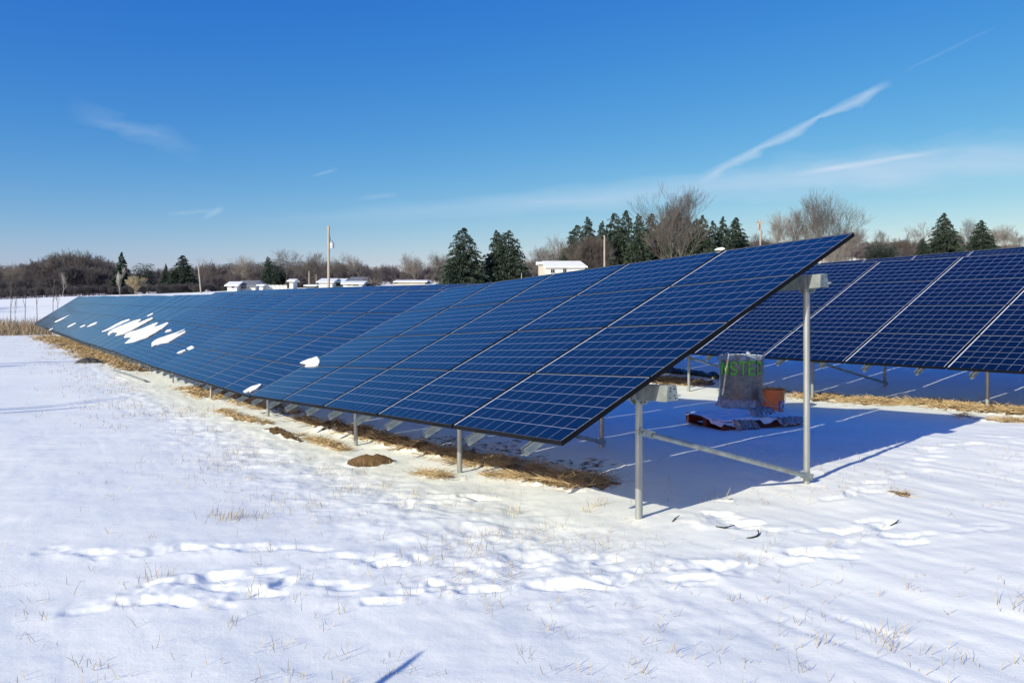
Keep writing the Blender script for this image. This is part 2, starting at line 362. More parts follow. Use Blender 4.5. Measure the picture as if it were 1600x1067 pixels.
M_back = simple('white_backsheet', (0.6, 0.61, 0.63), (0.52, 0.53, 0.56), 0.6, 3)
M_galv = simple('galvanised_steel', (0.36, 0.40, 0.39), (0.24, 0.27, 0.27), 0.42, 14, metal=0.55, bump=0.1, bscale=60)
M_pipe = simple('galvanised_pipe', (0.40, 0.42, 0.41), (0.27, 0.29, 0.29), 0.4, 9, metal=0.5, bump=0.12, bscale=30, sc=(1, 1, 0.15))
M_hole = simple('dark_hole', (0.01, 0.01, 0.01), None, 0.8)
M_snow = simple('panel_snow', (0.82, 0.84, 0.83), (0.76, 0.78, 0.77), 0.6, 12, bump=0.5, bscale=25, spec=0.2)
M_straw = simple('straw', (0.58, 0.44, 0.25), (0.34, 0.24, 0.13), 0.7, 3)
M_grass = simple('dead_grass', (0.50, 0.42, 0.27), (0.30, 0.24, 0.15), 0.7, 3)
M_twig = simple('weed_stalk', (0.16, 0.13, 0.11), (0.09, 0.075, 0.065), 0.8, 5)
M_bark = simple('grey_bark', (0.17, 0.145, 0.125), (0.10, 0.085, 0.075), 0.9, 2)
M_barkpale = simple('pale_bark', (0.30, 0.27, 0.235), (0.2, 0.175, 0.15), 0.9, 2)
M_birch = simple('birch_bark', (0.62, 0.59, 0.54), (0.4, 0.36, 0.32), 0.8, 3)
M_wood = simple('wood_far', (0.108, 0.098, 0.100), (0.072, 0.066, 0.070), 0.9, 0.08)
M_woodmid = simple('wood_middle', (0.165, 0.14, 0.142), (0.12, 0.10, 0.102), 0.9, 0.06)
M_needle = simple('spruce_needles', (0.038, 0.062, 0.034), (0.016, 0.030, 0.018), 0.75, 0.9)
M_needleb = simple('pine_needles', (0.030, 0.050, 0.034), (0.014, 0.024, 0.018), 0.75, 0.9)
M_pole = simple('weathered_pole', (0.42, 0.37, 0.31), (0.28, 0.24, 0.2), 0.85, 4, sc=(4, 4, 0.4))
M_white = simple('white_siding', (0.60, 0.62, 0.60), (0.52, 0.54, 0.53), 0.7, 1.5)
M_cream = simple('tan_siding', (0.48, 0.45, 0.39), (0.38, 0.36, 0.32), 0.7, 1.0)
M_grey = simple('grey_shingle', (0.20, 0.21, 0.23), (0.12, 0.125, 0.14), 0.8, 2.0)
M_roofsnow = simple('roof_snow', (0.80, 0.82, 0.81), (0.74, 0.76, 0.75), 0.6, 1.5, bump=0.3, bscale=3)
M_glass = simple('dark_pane', (0.02, 0.025, 0.03), None, 0.15)
M_dark = simple('dark_opening', (0.03, 0.03, 0.035), None, 0.8)

# ------------------------------------------------------------------ ground sheet
def build_ground():
    fine = np.radians(np.arange(-37, 37.001, 0.085)); co = np.radians(np.arange(40, 321, 5.0))
    ang = np.concatenate([fine, co]); nA_ = len(ang)
    rad = [0.4, 0.8, 1.3, 1.9, 2.5]; r = 2.9
    while r < 15: rad.append(r); r *= 1.0046
    while r < 32: rad.append(r); r *= 1.0055
    while r < 60: rad.append(r); r *= 1.009
    while r < 220: rad.append(r); r *= 1.02
    while r < 3500: rad.append(r); r *= 1.15
    rad = np.array(rad); nr = len(rad)
    X = rad[:, None]*np.sin(ang)[None, :]; Y = rad[:, None]*np.cos(ang)[None, :]
    Z = height(X.ravel(), Y.ravel())
    V = np.stack([X.ravel(), Y.ravel(), Z], -1); V = np.vstack([V, [[0, 0, hz(0, 0.01)]]])
    i = np.arange(nr-1)[:, None]; j = np.arange(nA_)[None, :]; j2 = (j+1) % nA_
    Q = np.stack([(i*nA_+j), (i*nA_+j2), ((i+1)*nA_+j2), ((i+1)*nA_+j)], -1).reshape(-1, 4)[:, ::-1]
    so = np.append(soil_mask(X.ravel(), Y.ravel())*(np.hypot(X.ravel(), Y.ravel()) < 80), 0)
    s, q = sq(X.ravel(), Y.ravel())
    thin = 0.10+0.60*np.exp(-((q-0.0)/1.3)**2)*sstep(50, 40, s)*sstep(-3.5, 0, s)+0.6*np.exp(-((q-8.3)/1.0)**2)*sstep(50, 40, s)
    me = mesh_np('ground', V, Q, [M_ground], {'soil': so, 'thin': np.append(thin, 0)}, smooth=True)
    # close the small disc at the viewer's feet
    o = link('ground', me); tag(o, kind='structure')
    t = MB(); c = (0, 0, hz(0, 0.01)); vs = [c]+[tuple(V[k]) for k in range(nA_)]
    t.add(vs, [(0, 1+(k+1) % nA_, 1+k) for k in range(nA_)])
    f = link('ground_centre', t.mesh('ground_centre', [M_ground]), o)
    return o
build_ground()

# ------------------------------------------------------------------ solar tables
def module_meshes():
    W, H, D, lip = 1.646, 0.997, 0.040, 0.005
    f = MB()
    prof = [(0, -D), (0, 0), (lip, 0), (lip, -0.004)]
    # outer sides, top lip, inner lip
    def rect(i, z): return [(i, i, z), (W-i, i, z), (W-i, H-i, z), (i, H-i, z)]
    rings = [(rect(0, -D)), rect(0, -0.0015), rect(0.0015, 0), rect(lip, 0), rect(lip, -0.006)]
    vs = [p for r_ in rings for p in r_]; fs = []
    for k in range(4):
        for j in range(4): fs.append((k*4+j, k*4+(j+1) % 4, (k+1)*4+(j+1) % 4, (k+1)*4+j))
    b = len(vs); vs += rect(0.03, -D); fs += [(j, b+j, b+(j+1) % 4, (j+1) % 4) for j in range(4)]      # lower flange
    f.add(vs, fs)
    lam = MB(); i = lip-0.002
    lam.box((W/2, H/2, -0.0065), (W-2*i, H-2*i, 0.005)); 
    lam.m = [0]*6; lam.m[0] = 1
    jb = lam; jb.box((W/2, H-0.12, -0.020), (0.11, 0.09, 0.022), mi=2)
    return lam.mesh('solar_panel', [M_cell, M_back, M_hole]), f.mesh('panel_frame', [M_frame])
ME_lam, ME_frame = module_meshes()
def rail_mesh():
    r_ = MB(); Lr = 4.0+0.10
    prof = [(-0.035, 0), (-0.018, 0), (-0.018, -0.058), (0.018, -0.058), (0.018, 0), (0.035, 0), (0.035, -0.003), (0.021, -0.003), (0.021, -0.062), (-0.021, -0.062), (-0.021, -0.003), (-0.035, -0.003)]
    n = len(prof); vs = [(a, y, z) for y in (-0.11, 4.03) for a, z in prof]
    fs = [(i, n+i, n+(i+1) % n, (i+1) % n) for i in range(n)]
    # end rings as quads between matching profile points
    fs += [(0, 1, 10, 11), (1, 2, 9, 10), (2, 3, 8, 9), (3, 4, 7, 8), (4, 5, 6, 7)]
    fs += [(n+11, n+10, n+1, n+0), (n+10, n+9, n+2, n+1), (n+9, n+8, n+3, n+2), (n+8, n+7, n+4, n+3), (n+7, n+6, n+5, n+4)]
    r_.add(vs, fs)
    for y in (-0.085, -0.055): r_.box((0, y, -0.063), (0.010, 0.012, 0.002), mi=1)
    return r_.mesh('rail', [M_galv, M_hole])
ME_rail = rail_mesh()
def beam_mesh(Lb, ends=(True, True)):
    """folded purlin, 0 .. Lb along x, top at z=0, web toward -y"""
    b = MB(); t = 0.004
    prof = [(-0.062, -0.120), (-0.062, -0.124), (0.055, -0.124), (0.055, -0.120), (0.0, -0.118), (-0.040, 0.0), (-0.075, 0.0), (-0.075, -0.02), (-0.071, -0.02), (-0.071, -0.004), (-0.043, -0.004), (-0.004, -0.120)]
    out = [(0.060, -0.125), (0.042, 0.0), (-0.042, 0.0), (-0.060, -0.125)]
    inn = [(0.056, -0.121), (0.039, -0.004), (-0.039, -0.004), (-0.056, -0.121)]
    lipo = [(0.060, -0.125), (0.040, -0.125)]
    pr = [(0.045, -0.128), (0.062, -0.128), (0.043, 0.0), (-0.043, 0.0), (-0.062, -0.128), (-0.045, -0.128), (-0.045, -0.124), (-0.057, -0.124), (-0.040, -0.004), (0.040, -0.004), (0.057, -0.124), (0.045, -0.124)]
    n = len(pr); vs = [(x, a, z) for x in (0, Lb) for a, z in pr]
    fs = [(i, n+i, n+(i+1) % n, (i+1) % n) for i in range(n)]
    pairs = [(0, 1, 10, 11), (1, 2, 9, 10), (2, 3, 8, 9), (3, 4, 7, 8), (4, 5, 6, 7)]
    fs += [p[::-1] for p in pairs]+[tuple(n+i for i in p) for p in pairs]
    b.add(vs, fs); return b.mesh('beam', [M_galv])
def endplate_mesh():
    b = MB(); pr = [(-0.058, -0.122), (0.058, -0.122), (0.062, -0.112), (0.047, -0.008), (0.038, 0.004), (-0.038, 0.004), (-0.047, -0.008), (-0.062, -0.112)]
    b.extrude(pr, 0, 0.006)
    for y, z in ((-0.018, -0.022), (-0.022, -0.045), (0.022, -0.082), (0.032, -0.104), (0.020, -0.03), (-0.03, -0.1)): b.box((0.0065, y, z), (0.003, 0.013, 0.010), mi=1)
    b.tube([(0.006, 0.055, -0.085), (0.02, 0.075, -0.082)], 0.009, 6)
    return b.mesh('end_plate', [M_galv, M_hole])
ME_end = endplate_mesh()
def bracket_mesh():
    b = MB()
    b.extrude([(-0.040, -0.17), (0.040, -0.17), (0.075, -0.13), (0.090, -0.02), (-0.090, -0.02), (-0.075, -0.13)], 0.036, 0.042)
    b.extrude([(-0.040, -0.17), (0.040, -0.17), (0.075, -0.13), (0.090, -0.02), (-0.090, -0.02), (-0.075, -0.13)], -0.042, -0.036)
    for y, z in ((-0.02, -0.15), (0.02, -0.15), (0.045, -0.07), (-0.045, -0.07), (0.02, -0.1), (0.065, -0.045)): b.box((0.0435, y, z), (0.004, 0.012, 0.012), mi=1)
    for y, z in ((0.0, -0.13), (0.03, -0.05)): b.tube([(0.040, y, z), (0.054, y, z)], 0.010, 6)
    return b.mesh('post_bracket', [M_galv, M_hole])
ME_brk = bracket_mesh()
def frame_dirs(slope, tilt):
    u = Vector((math.cos(slope)*U2[0], math.cos(slope)*U2[1], math.sin(slope)))
    h = Vector((H2[0], H2[1], 0)); wv = h.cross(u)
    if wv.z < 0: wv = -wv
    v = (math.cos(tilt)*h+math.sin(tilt)*wv).normalized(); return u, v
TABLES = []
_mc = {}
def table(row, s0, n, zb0, zb1, tilt, posts, label, group, q0, near_end=False, tilt1=None):
    """n columns of four modules from row coordinate s0; zb0, zb1 camera-relative heights of lower edge"""
    x0, y0 = xy(s0, q0); Ls = n*PITCH; slope = math.atan2(zb1-zb0, Ls); u, v = frame_dirs(slope, tilt)
    O = Vector((x0, y0, zb0+EYE)); e1 = -u; nrm = e1.cross(v).normalized()
    bx, by = xy(s0+n/2, q0+1.8); root = empty('solar_table', (bx, by, hz(bx, by)), 0)
    tag(root, label, 'solar array', group); inv_ = Matrix.Translation(root.location).inverted()
    def mtx(o_, a, b_, c): 
        M = Matrix.Identity(4)
        for i in range(3): M[i][0], M[i][1], M[i][2], M[i][3] = a[i], b_[i], c[i], o_[i]
        return inv_ @ M
    tilt1 = tilt if tilt1 is None else tilt1
    vat = lambda c_: frame_dirs(slope, tilt+(tilt1-tilt)*c_/n)[1]
    for c in range(n):
        v = vat(c+0.5); nrm = e1.cross(v).normalized()
        for t in range(4):
            kx = 1.0 if s0 < 4.9 or row > 1 else 1.012; tm = t+0.5
            a_ = O+u*(c*PITCH)+vat(c)*tm; b_ = O+u*((c+1)*PITCH)+vat(c+1)*tm          # the rack twists: neighbours share an edge
            e1j = ((a_-b_).normalized()+nrm*random.gauss(0, 0.0010)).normalized(); vj = v+nrm*random.gauss(0, 0.0010); vj = (vj-e1j*vj.dot(e1j)).normalized()
            o_ = (a_+b_)/2+nrm*random.gauss(0, 0.0008)-e1j*(0.823*kx)-vj*0.4985
            p = link('solar_panel', ME_lam, root, mtx(o_, e1j*kx, vj, e1j.cross(vj)))
            link('panel_frame', ME_frame, p)
        for f_ in (0.24, 0.76):
            o_ = O+u*((c+f_)*PITCH)-nrm*0.042
            link('rail', ME_rail, root, mtx(o_, e1, v, nrm))
        TABLES.append((row, s0+c, 1, O+u*(c*PITCH), u, v, nrm, tilt))
    key = (n,)
    if key not in _mc: _mc[key] = beam_mesh(n*PITCH+0.05)
    bm_ = _mc[key]
    up = Vector((0, 0, 1))
    for tb in (1.12, 3.30):
        v0_, v1_ = vat(0), vat(n); n0_, n1_ = e1.cross(v0_).normalized(), e1.cross(v1_).normalized()
        far = O+u*(n*PITCH)+v1_*tb-n1_*0.106; near_ = O+v0_*tb-n0_*0.106
        hb = (Vector((H2[0], H2[1], 0))); e1b = (near_-far).normalized(); c_ = e1b.cross(hb).normalized(); hb = c_.cross(e1b)
        # the beam lies level, tucked under the rails
        ob = far+Vector((0, 0, -0.030))
        link('beam', bm_, root, mtx(ob, e1b, hb, c_))
        if near_end: link('end_plate', ME_end, root, mtx(ob+e1b*(n*PITCH+0.05), e1b, hb, c_))
    for ps0 in posts:
        tops = []
        for tb, ps in ((1.12, ps0+0.05), (3.30, ps0-0.07)):
            v = vat(ps-s0); nrm = e1.cross(v).normalized(); top = O+u*((ps-s0)*PITCH)+v*tb-nrm*0.106+Vector((0, 0, -0.030))
            gz = hz(top.x, top.y); l_ = MB(); zt = top.z-0.13
            rp = 0.031
            l_.tube([(top.x, top.y, gz-0.25), (top.x, top.y, zt+0.055)], rp, 14)
            m_ = l_.mesh('post', [M_pipe], True); m_.transform(inv_); link('post', m_, root)
            c_ = e1.cross(Vector((H2[0], H2[1], 0))).normalized()
            link('post_bracket', ME_brk, root, mtx(top+Vector((0, 0, 0.0)), e1, Vector((H2[0], H2[1], 0)), c_))
            tops.append((top, gz))
        (ta, ga), (tb_, gb) = tops
        a = Vector((ta.x, ta.y, ga+0.725)); b = Vector((tb_.x, tb_.y, gb+0.07)); d = (b-a).normalized()
        off = Vector((e1.x, e1.y, 0)).normalized()*0.045
        m = MB(); a2, b2 = a+off, b+off
        m.tube([a2+d*0.10, a2+d*0.16, b2-d*0.16, b2-d*0.10], [0.018, 0.024, 0.024, 0.018], 10)
        Mq = Matrix((( off.normalized().x, d.x, 0, 0), (off.normalized().y, d.y, 0, 0), (0, d.z, 0, 0), (0, 0, 0, 1)))
        for cpt in (a2, b2):
            zz = off.normalized(); yx = d; xx = yx.cross(zz).normalized()
            Mm = Matrix.Identity(4)
            for i in range(3): Mm[i][0], Mm[i][1], Mm[i][2], Mm[i][3] = xx[i], yx[i], zz[i], cpt[i]
            m.box((0, 0.05 if cpt is a2 else -0.05, 0), (0.062, 0.16, 0.010), Mm); m.tube([(0, 0, -0.012), (0, 0, 0.016)], 0.013, 6, M=Mm)
        me = m.mesh('brace', [M_galv], True); me.transform(inv_); link('brace', me, root)
        # clamp ring where the brace meets the front post
        k = MB(); k.tube([(ta.x, ta.y, ga+0.700), (ta.x, ta.y, ga+0.740)], 0.036, 14); me = k.mesh('post_clamp', [M_galv], True); me.transform(inv_); link('post_clamp', me, root)
    return root
ZB1 = ([0, 5, 10, 15, 20, 25, 30, 35, 40, 45], [-1.0, -1.45, -1.55, -1.535, -1.60, -1.60, -1.63, -1.61, -1.63, -1.60])
T1 = [25.2, 25.5, 26.9, 28.3, 29.5, 30.7, 31.9, 32.9, 33.7]; TE = [25.8, 27.2, 28.6, 29.8, 31.0, 32.2, 33.2, 34.0, 34.6]
POSTS1 = [[0.15, 1.98, 3.85], [6.5, 9.3], [12.15, 14.7], [18.1], [21.2, 24.3], [27.8], [31.5, 34.6], [37.6], [41.2, 44.7]]
ordn = ['nearest', 'second', 'third', 'fourth', 'fifth', 'sixth', 'seventh', 'eighth', 'farthest']
LAB1 = ['blue solar table at the near right end of the front row',
        'second blue solar table of the front row with two slivers of snow', 'third blue solar table of the front row carrying the largest snow patches',
        'fourth blue solar table of the front row beyond the biggest snow patches', 'fifth blue solar table of the front row above the straw strip',
        'sixth blue solar table of the front row far down the field', 'seventh blue solar table of the front row far down the field',
        'eighth blue solar table of the front row, next to the last', 'last and farthest blue solar table of the front row beside the bare saplings']
for k in range(9):
    a, b = k*5, k*5+5; z0 = np.interp(a, *ZB1); z1 = np.interp(b, *ZB1)
    z0 -= 0.012*(k > 0)
    table(1, a+(0.010 if k else 0), 5, z0, z1, R(T1[k]), POSTS1[k], LAB1[k], 'solar tables of the front row', 0.0, near_end=(k == 0), tilt1=R(TE[k]))
# second row
ZT2 = ([-9, 1.06, 3.06, 12, 17, 23, 30, 38], [1.05, 0.90, 0.86, 0.75, 0.82, 0.89, 0.93, 0.93]); T2 = R(27.0)
for k in range(9):
    a = -7.944+k*5; b = a+5; dz = 4*math.sin(T2)
    lb = ('solar table of the second row running out of the right edge', 'dark blue solar table of the second row behind the wrapped roll and bucket')[min(k, 1)] if k < 2 else f'{ordn[k]} solar table of the second row, glimpsed over the front row'
    pp = [a+0.6, a+2.5, a+4.4] if k != 1 else [-2.6, -0.9, 0.97, ]
    if k == 2: pp = [2.83, 4.7, 6.5]
    table(2, a, 5, np.interp(a, *ZT2)-dz, np.interp(b, *ZT2)-dz, T2, pp, lb, 'solar tables of the second row', ROWGAP)
ZT3 = ([-8, 0, 3.7, 7, 12, 18, 40], [1.82, 1.72, 1.53, 1.40, 1.17, 1.06, 0.95])
for k in range(3):
    a = -4.5+k*5; b = a+5; dz = 4*math.sin(T2)
    lb = ('solar table of the third row at the right edge behind the second row', 'solar table of the third row whose top edge shows over the second row')[min(k, 1)] if k < 2 else f'{ordn[k]} solar table of the third row hidden low behind the second row'
    table(3, a, 5, np.interp(a, *ZT3)-dz, np.interp(b, *ZT3)-dz, T2, [a+0.6, a+2.5, a+4.4], lb, 'solar tables of the third row', 2*ROWGAP)

# ------------------------------------------------------------------ snow left lying on the modules
def on_table(px, py, T):
    a, b = ray(px, py); d = Vector((a, 1, b)); O, u, v, n = T[3:7]; c = Vector((0, 0, EYE))
    t = (O-c).dot(n)/d.dot(n); p = c+d*t; r_ = p-O; return p, r_.dot(u)/PITCH, r_.dot(v)
def zp(z, ox, oy, k): return [(ox+a/k, oy+b/k) for a, b in z]
SNOW = [
 (zp([(355, 590), (410, 566), (465, 550), (468, 556), (478, 570), (480, 590), (468, 604), (420, 612), (385, 612), (400, 600)], 380, 420, 4), 'white snow patch on the seam between the first two front tables'),
 (zp([(0, 770), (50, 738), (108, 720), (116, 724), (95, 742), (45, 772), (38, 770), (50, 756), (20, 772)], 380, 420, 4), 'white snow sliver at the lower edge of the second front table'),
 (zp([(470, 548), (540, 515), (620, 470), (720, 420), (820, 388), (830, 400), (740, 440), (640, 490), (580, 520), (540, 530)], 100, 450, 8), 'long thin snow streak left of the large snow patches'),
 (zp([(545, 588), (560, 550), (620, 515), (740, 465), (880, 410), (960, 388), (965, 402), (925, 425), (960, 430), (1050, 390), (1110, 370), (1115, 382), (1030, 430), (900, 500), (830, 535), (760, 570), (640, 598), (680, 562), (620, 553), (580, 575)], 100, 450, 8), 'large ragged snow patch, left one of the two biggest'),
 (zp([(750, 622), (775, 575), (830, 550), (900, 535), (1000, 500), (1100, 455), (1170, 430), (1178, 442), (1120, 490), (1200, 470), (1300, 430), (1312, 440), (1240, 500), (1160, 550), (1050, 610), (960, 640), (850, 680), (755, 700), (800, 660), (860, 605), (810, 615)], 100, 450, 8), 'largest ragged snow patch on the third front table'),
 (zp([(1098, 742), (1095, 690), (1130, 660), (1170, 640), (1280, 600), (1400, 560), (1512, 515), (1510, 522), (1440, 555), (1360, 600), (1440, 570), (1525, 540), (1522, 548), (1400, 622), (1300, 680), (1200, 695), (1150, 712)], 100, 450, 8), 'long split snow patch right of the two biggest'),
 (zp([(1262, 552), (1290, 528), (1340, 518), (1343, 528), (1310, 545)], 100, 450, 8), 'small oval snow blob above the long split patch'),
 (zp([(1035, 353), (1070, 334), (1110, 315), (1116, 322), (1080, 342), (1045, 353)], 100, 450, 8), 'tiny snow dash above the two biggest patches'),
 (zp([(290, 975), (340, 950), (395, 930), (402, 938), (370, 955), (320, 974)], 240, 430, 8), 'lower snow crumb beside the seam of the second and third front tables'),
 (zp([(412, 922), (450, 895), (485, 885), (492, 896), (512, 900), (500, 918), (450, 935)], 240, 430, 8), 'upper snow crumb beside the seam of the second and third front tables'),
 (zp([(765, 565), (820, 530), (890, 503), (898, 510), (870, 530), (785, 564)], 40, 440, 8), 'snow dash lying left of the long thin streak'),
 (zp([(530, 630), (640, 575), (830, 490), (825, 500), (700, 575), (560, 632)], 40, 450, 11.86), 'upper of the snow dashes near the far end'),
 (zp([(770, 722), (840, 680), (925, 643), (932, 652), (860, 690), (790, 725)], 40, 450, 11.86), 'middle snow dash near the far end'),
 (zp([(1000, 730), (1050, 700), (1100, 678), (1106, 690), (1050, 715), (1010, 732)], 40, 450, 11.86), 'short snow dash low on the far tables'),
 (zp([(430, 782), (470, 755), (505, 743), (508, 750), (470, 772), (440, 786)], 40, 450, 11.86), 'snow dash at the lower edge near the far end'),
 ([(1117, 391.5), (1121, 389.3), (1131, 388.3), (1133, 389.5), (1127, 391.5)], 'thin snow scrap on the top edge of the nearest front table')]
R1T = [t for t in TABLES if t[0] == 1]
for poly, lab in SNOW:
    cx_ = sum(p[0] for p in poly)/len(poly); cy_ = sum(p[1] for p in poly)/len(poly)
    best = next((T for T in R1T if -0.02 <= on_table(cx_, cy_, T)[1] <= T[2]+0.05), R1T[0])
    # densify and roughen the outline
    pts = []
    for i in range(len(poly)):
        a = np.array(poly[i]); b = np.array(poly[(i+1) % len(poly)])
        for k in range(3): pts.append(a+(b-a)*k/3+rf.normal(0, 0.12, 2)*(k > 0))
    n = best[6]; P3 = [on_table(p[0], p[1], best)[0] for p in pts]; c = sum(P3, Vector())/len(P3)
    m = MB(); th = 0.013 if cx_ > 150 else 0.006; k = len(P3)
    vs = [p+n*0.001 for p in P3]+[p+(c-p)*0.02+n*(th*0.7+0.003*random.random()) for p in P3]+[p+(c-p)*0.0+(c-p).normalized()*min(0.02, (c-p).length*0.2)+n*(th+0.005*random.random()) for p in P3]
    fs = [(i, (i+1) % k, k+(i+1) % k, k+i) for i in range(k)]+[(k+i, k+(i+1) % k, 2*k+(i+1) % k, 2*k+i) for i in range(k)]+[tuple(range(2*k, 3*k))]
    m.add([tuple(v) for v in vs], fs); me = m.mesh('snow_patch', [M_snow])
    import bmesh
    bm = bmesh.new(); bm.from_mesh(me); bmesh.ops.triangulate(bm, faces=[f for f in bm.faces if len(f.verts) > 4]); bmesh.ops.recalc_face_normals(bm, faces=bm.faces); bm.to_mesh(me); bm.free()
    me.transform(Matrix.Translation(-c)); o = link('snow_patch', me); o.location = c
    tag(o, lab, 'snow patch', 'snow patches lying on the front row')

# ------------------------------------------------------------------ pallet, wrapped roll, bucket
M_red = simple('red_brown_timber', (0.16, 0.035, 0.028), (0.07, 0.018, 0.015), 0.75, 9, bump=0.3)
M_plas = simple('wrinkled_plastic', (0.36, 0.38, 0.40), (0.18, 0.20, 0.22), 0.25, 14, bump=0.9, bscale=22)
M_plasb = simple('frosted_plastic_wrap', (0.42, 0.46, 0.52), (0.24, 0.27, 0.32), 0.3, 16, bump=0.8, bscale=30)
M_psnow = simple('pallet_snow', (0.80, 0.82, 0.86), (0.70, 0.73, 0.78), 0.6, 8, bump=0.6, bscale=12)
def mat_roll():
    m, Nn, Ll, b = mat('wrapped_roll'); n = noise_node(Nn, Ll, 5, 7, sc=(1, 1, 3.0), rough=0.7); r = Nn.new('ShaderNodeValToRGB'); e = r.color_ramp.elements
    e[0].position = 0.33; e[0].color = (0.10, 0.085, 0.065, 1); e[1].position = 0.72; e[1].color = (0.33, 0.31, 0.27, 1); x = r.color_ramp.elements.new(0.5); x.color = (0.22, 0.19, 0.15, 1)
    Ll.new(n.outputs[0], r.inputs[0]); Ll.new(r.outputs[0], b.inputs['Base Color']); b.inputs['Roughness'].default_value = 0.35; b.inputs['Coat Weight'].default_value = 0.5; b.inputs['Coat Roughness'].default_value = 0.25
    n2 = noise_node(Nn, Ll, 13, 5, sc=(1, 1, 4)); bp = Nn.new('ShaderNodeBump'); bp.inputs['Strength'].default_value = 0.7; bp.inputs['Distance'].default_value = 0.02; Ll.new(n2.outputs[0], bp.inputs['Height']); Ll.new(bp.outputs[0], b.inputs['Normal']); return m
M_roll = mat_roll()
M_green = simple('green_spray_paint', (0.28, 0.85, 0.05), (0.16, 0.55, 0.05), 0.6, 30)
M_orange = simple('orange_plastic', (0.90, 0.21, 0.03), (0.75, 0.16, 0.025), 0.4, 6, coat=0.2)
M_orin = simple('orange_plastic_inside', (0.55, 0.09, 0.02), (0.45, 0.07, 0.02), 0.5, 6)
PX, PY = ground_pt(1160, 662); PZ = hz(PX, PY)
def build_pallet():
    rz = R(18); Wp, Dp = 1.30, 1.05
    root = empty('pallet', (PX, PY, PZ), rz); tag(root, 'dark red wooden pallet under snow and torn plastic sheeting', 'pallet')
    for j, y in enumerate((-Dp/2+0.05, 0, Dp/2-0.05)):
        b = MB(); b.box((0, y, 0.065), (Wp, 0.09, 0.10)); bevel(link('stringer', b.mesh('stringer', [M_red]), root), 0.006)
    for i in range(6):
        x = -Wp/2+0.07+i*(Wp-0.14)/5; b = MB(); b.box((x, 0, 0.128), (0.13, Dp, 0.022)); bevel(link('deck_board', b.mesh('deck_board', [M_red]), root), 0.004)
    for i in range(3):
        x = -Wp/2+0.07+i*(Wp-0.14)/2; b = MB(); b.box((x, 0, 0.008), (0.13, Dp, 0.016)); link('bottom_board', b.mesh('bottom_board', [M_red]), root)
    # snow blanket on top, spilling over part of the front
    n = 60; g = np.linspace(-1, 1, n); X, Y = np.meshgrid(g, g); x = X*(Wp/2+0.03); y = Y*(Dp/2+0.03)
    rr = np.hypot(x-0.0, y-0.05)
    z = 0.155+0.07*np.exp(-(rr/0.40)**2)+fbm(x*4+3, y*4, 4, 71)*0.05
    edge = np.maximum(np.abs(x)-(Wp/2-0.02), np.abs(y)-(Dp/2-0.02)); drop = sstep(0, 0.05, edge)*(0.02+0.35*np.maximum(vn(x*4.5, y*4.5, 77)-0.12, 0))
    z = np.maximum(z-np.clip(drop, 0, 0.3), 0.005)
    V = np.stack([x.ravel(), y.ravel(), z.ravel()], -1); i, j = np.meshgrid(np.arange(n-1), np.arange(n-1), indexing='ij')
    Q = np.stack([i*n+j, i*n+j+1, (i+1)*n+j+1, (i+1)*n+j], -1).reshape(-1, 4)
    link('snow_cover', mesh_np('snow_cover', V, Q, [M_psnow], smooth=True), root)
    # torn sheeting hanging at the front
    def sheet(x0, x1, ztop, drop_, y0, sd, mt):
        m = 26; k = 9; xs = np.linspace(x0, x1, m); vs = []; 
        for a in range(k):
            t = a/(k-1)
            for q_ in range(m):
                fold = 0.035*math.sin(q_*1.35+sd+t*1.4)+0.02*math.sin(q_*3.1+sd*2); vs.append((xs[q_]+0.02*math.sin(t*3+sd), y0-t*0.14+fold, ztop-drop_*t*(0.6+0.4*math.sin(q_*0.6+sd)**2)+0.01*math.sin(q_)))
        fs = [(a*m+q_, a*m+q_+1, (a+1)*m+q_+1, (a+1)*m+q_) for a in range(k-1) for q_ in range(m-1)]
        b = MB(); b.add(vs, fs); o = link('plastic_sheet', b.mesh('plastic_sheet', [mt], True), root); s_ = o.modifiers.new('thick', 'SOLIDIFY'); s_.thickness = 0.002
    sheet(-0.52, -0.18, 0.16, 0.16, -Dp/2-0.02, 0.4, M_plas); sheet(0.18, 0.60, 0.17, 0.10, -Dp/2-0.02, 2.2, M_plas); sheet(-0.15, 0.20, 0.30, 0.10, -0.36, 1.1, M_plas)
    return root, rz
PAL, PRZ = build_pallet()
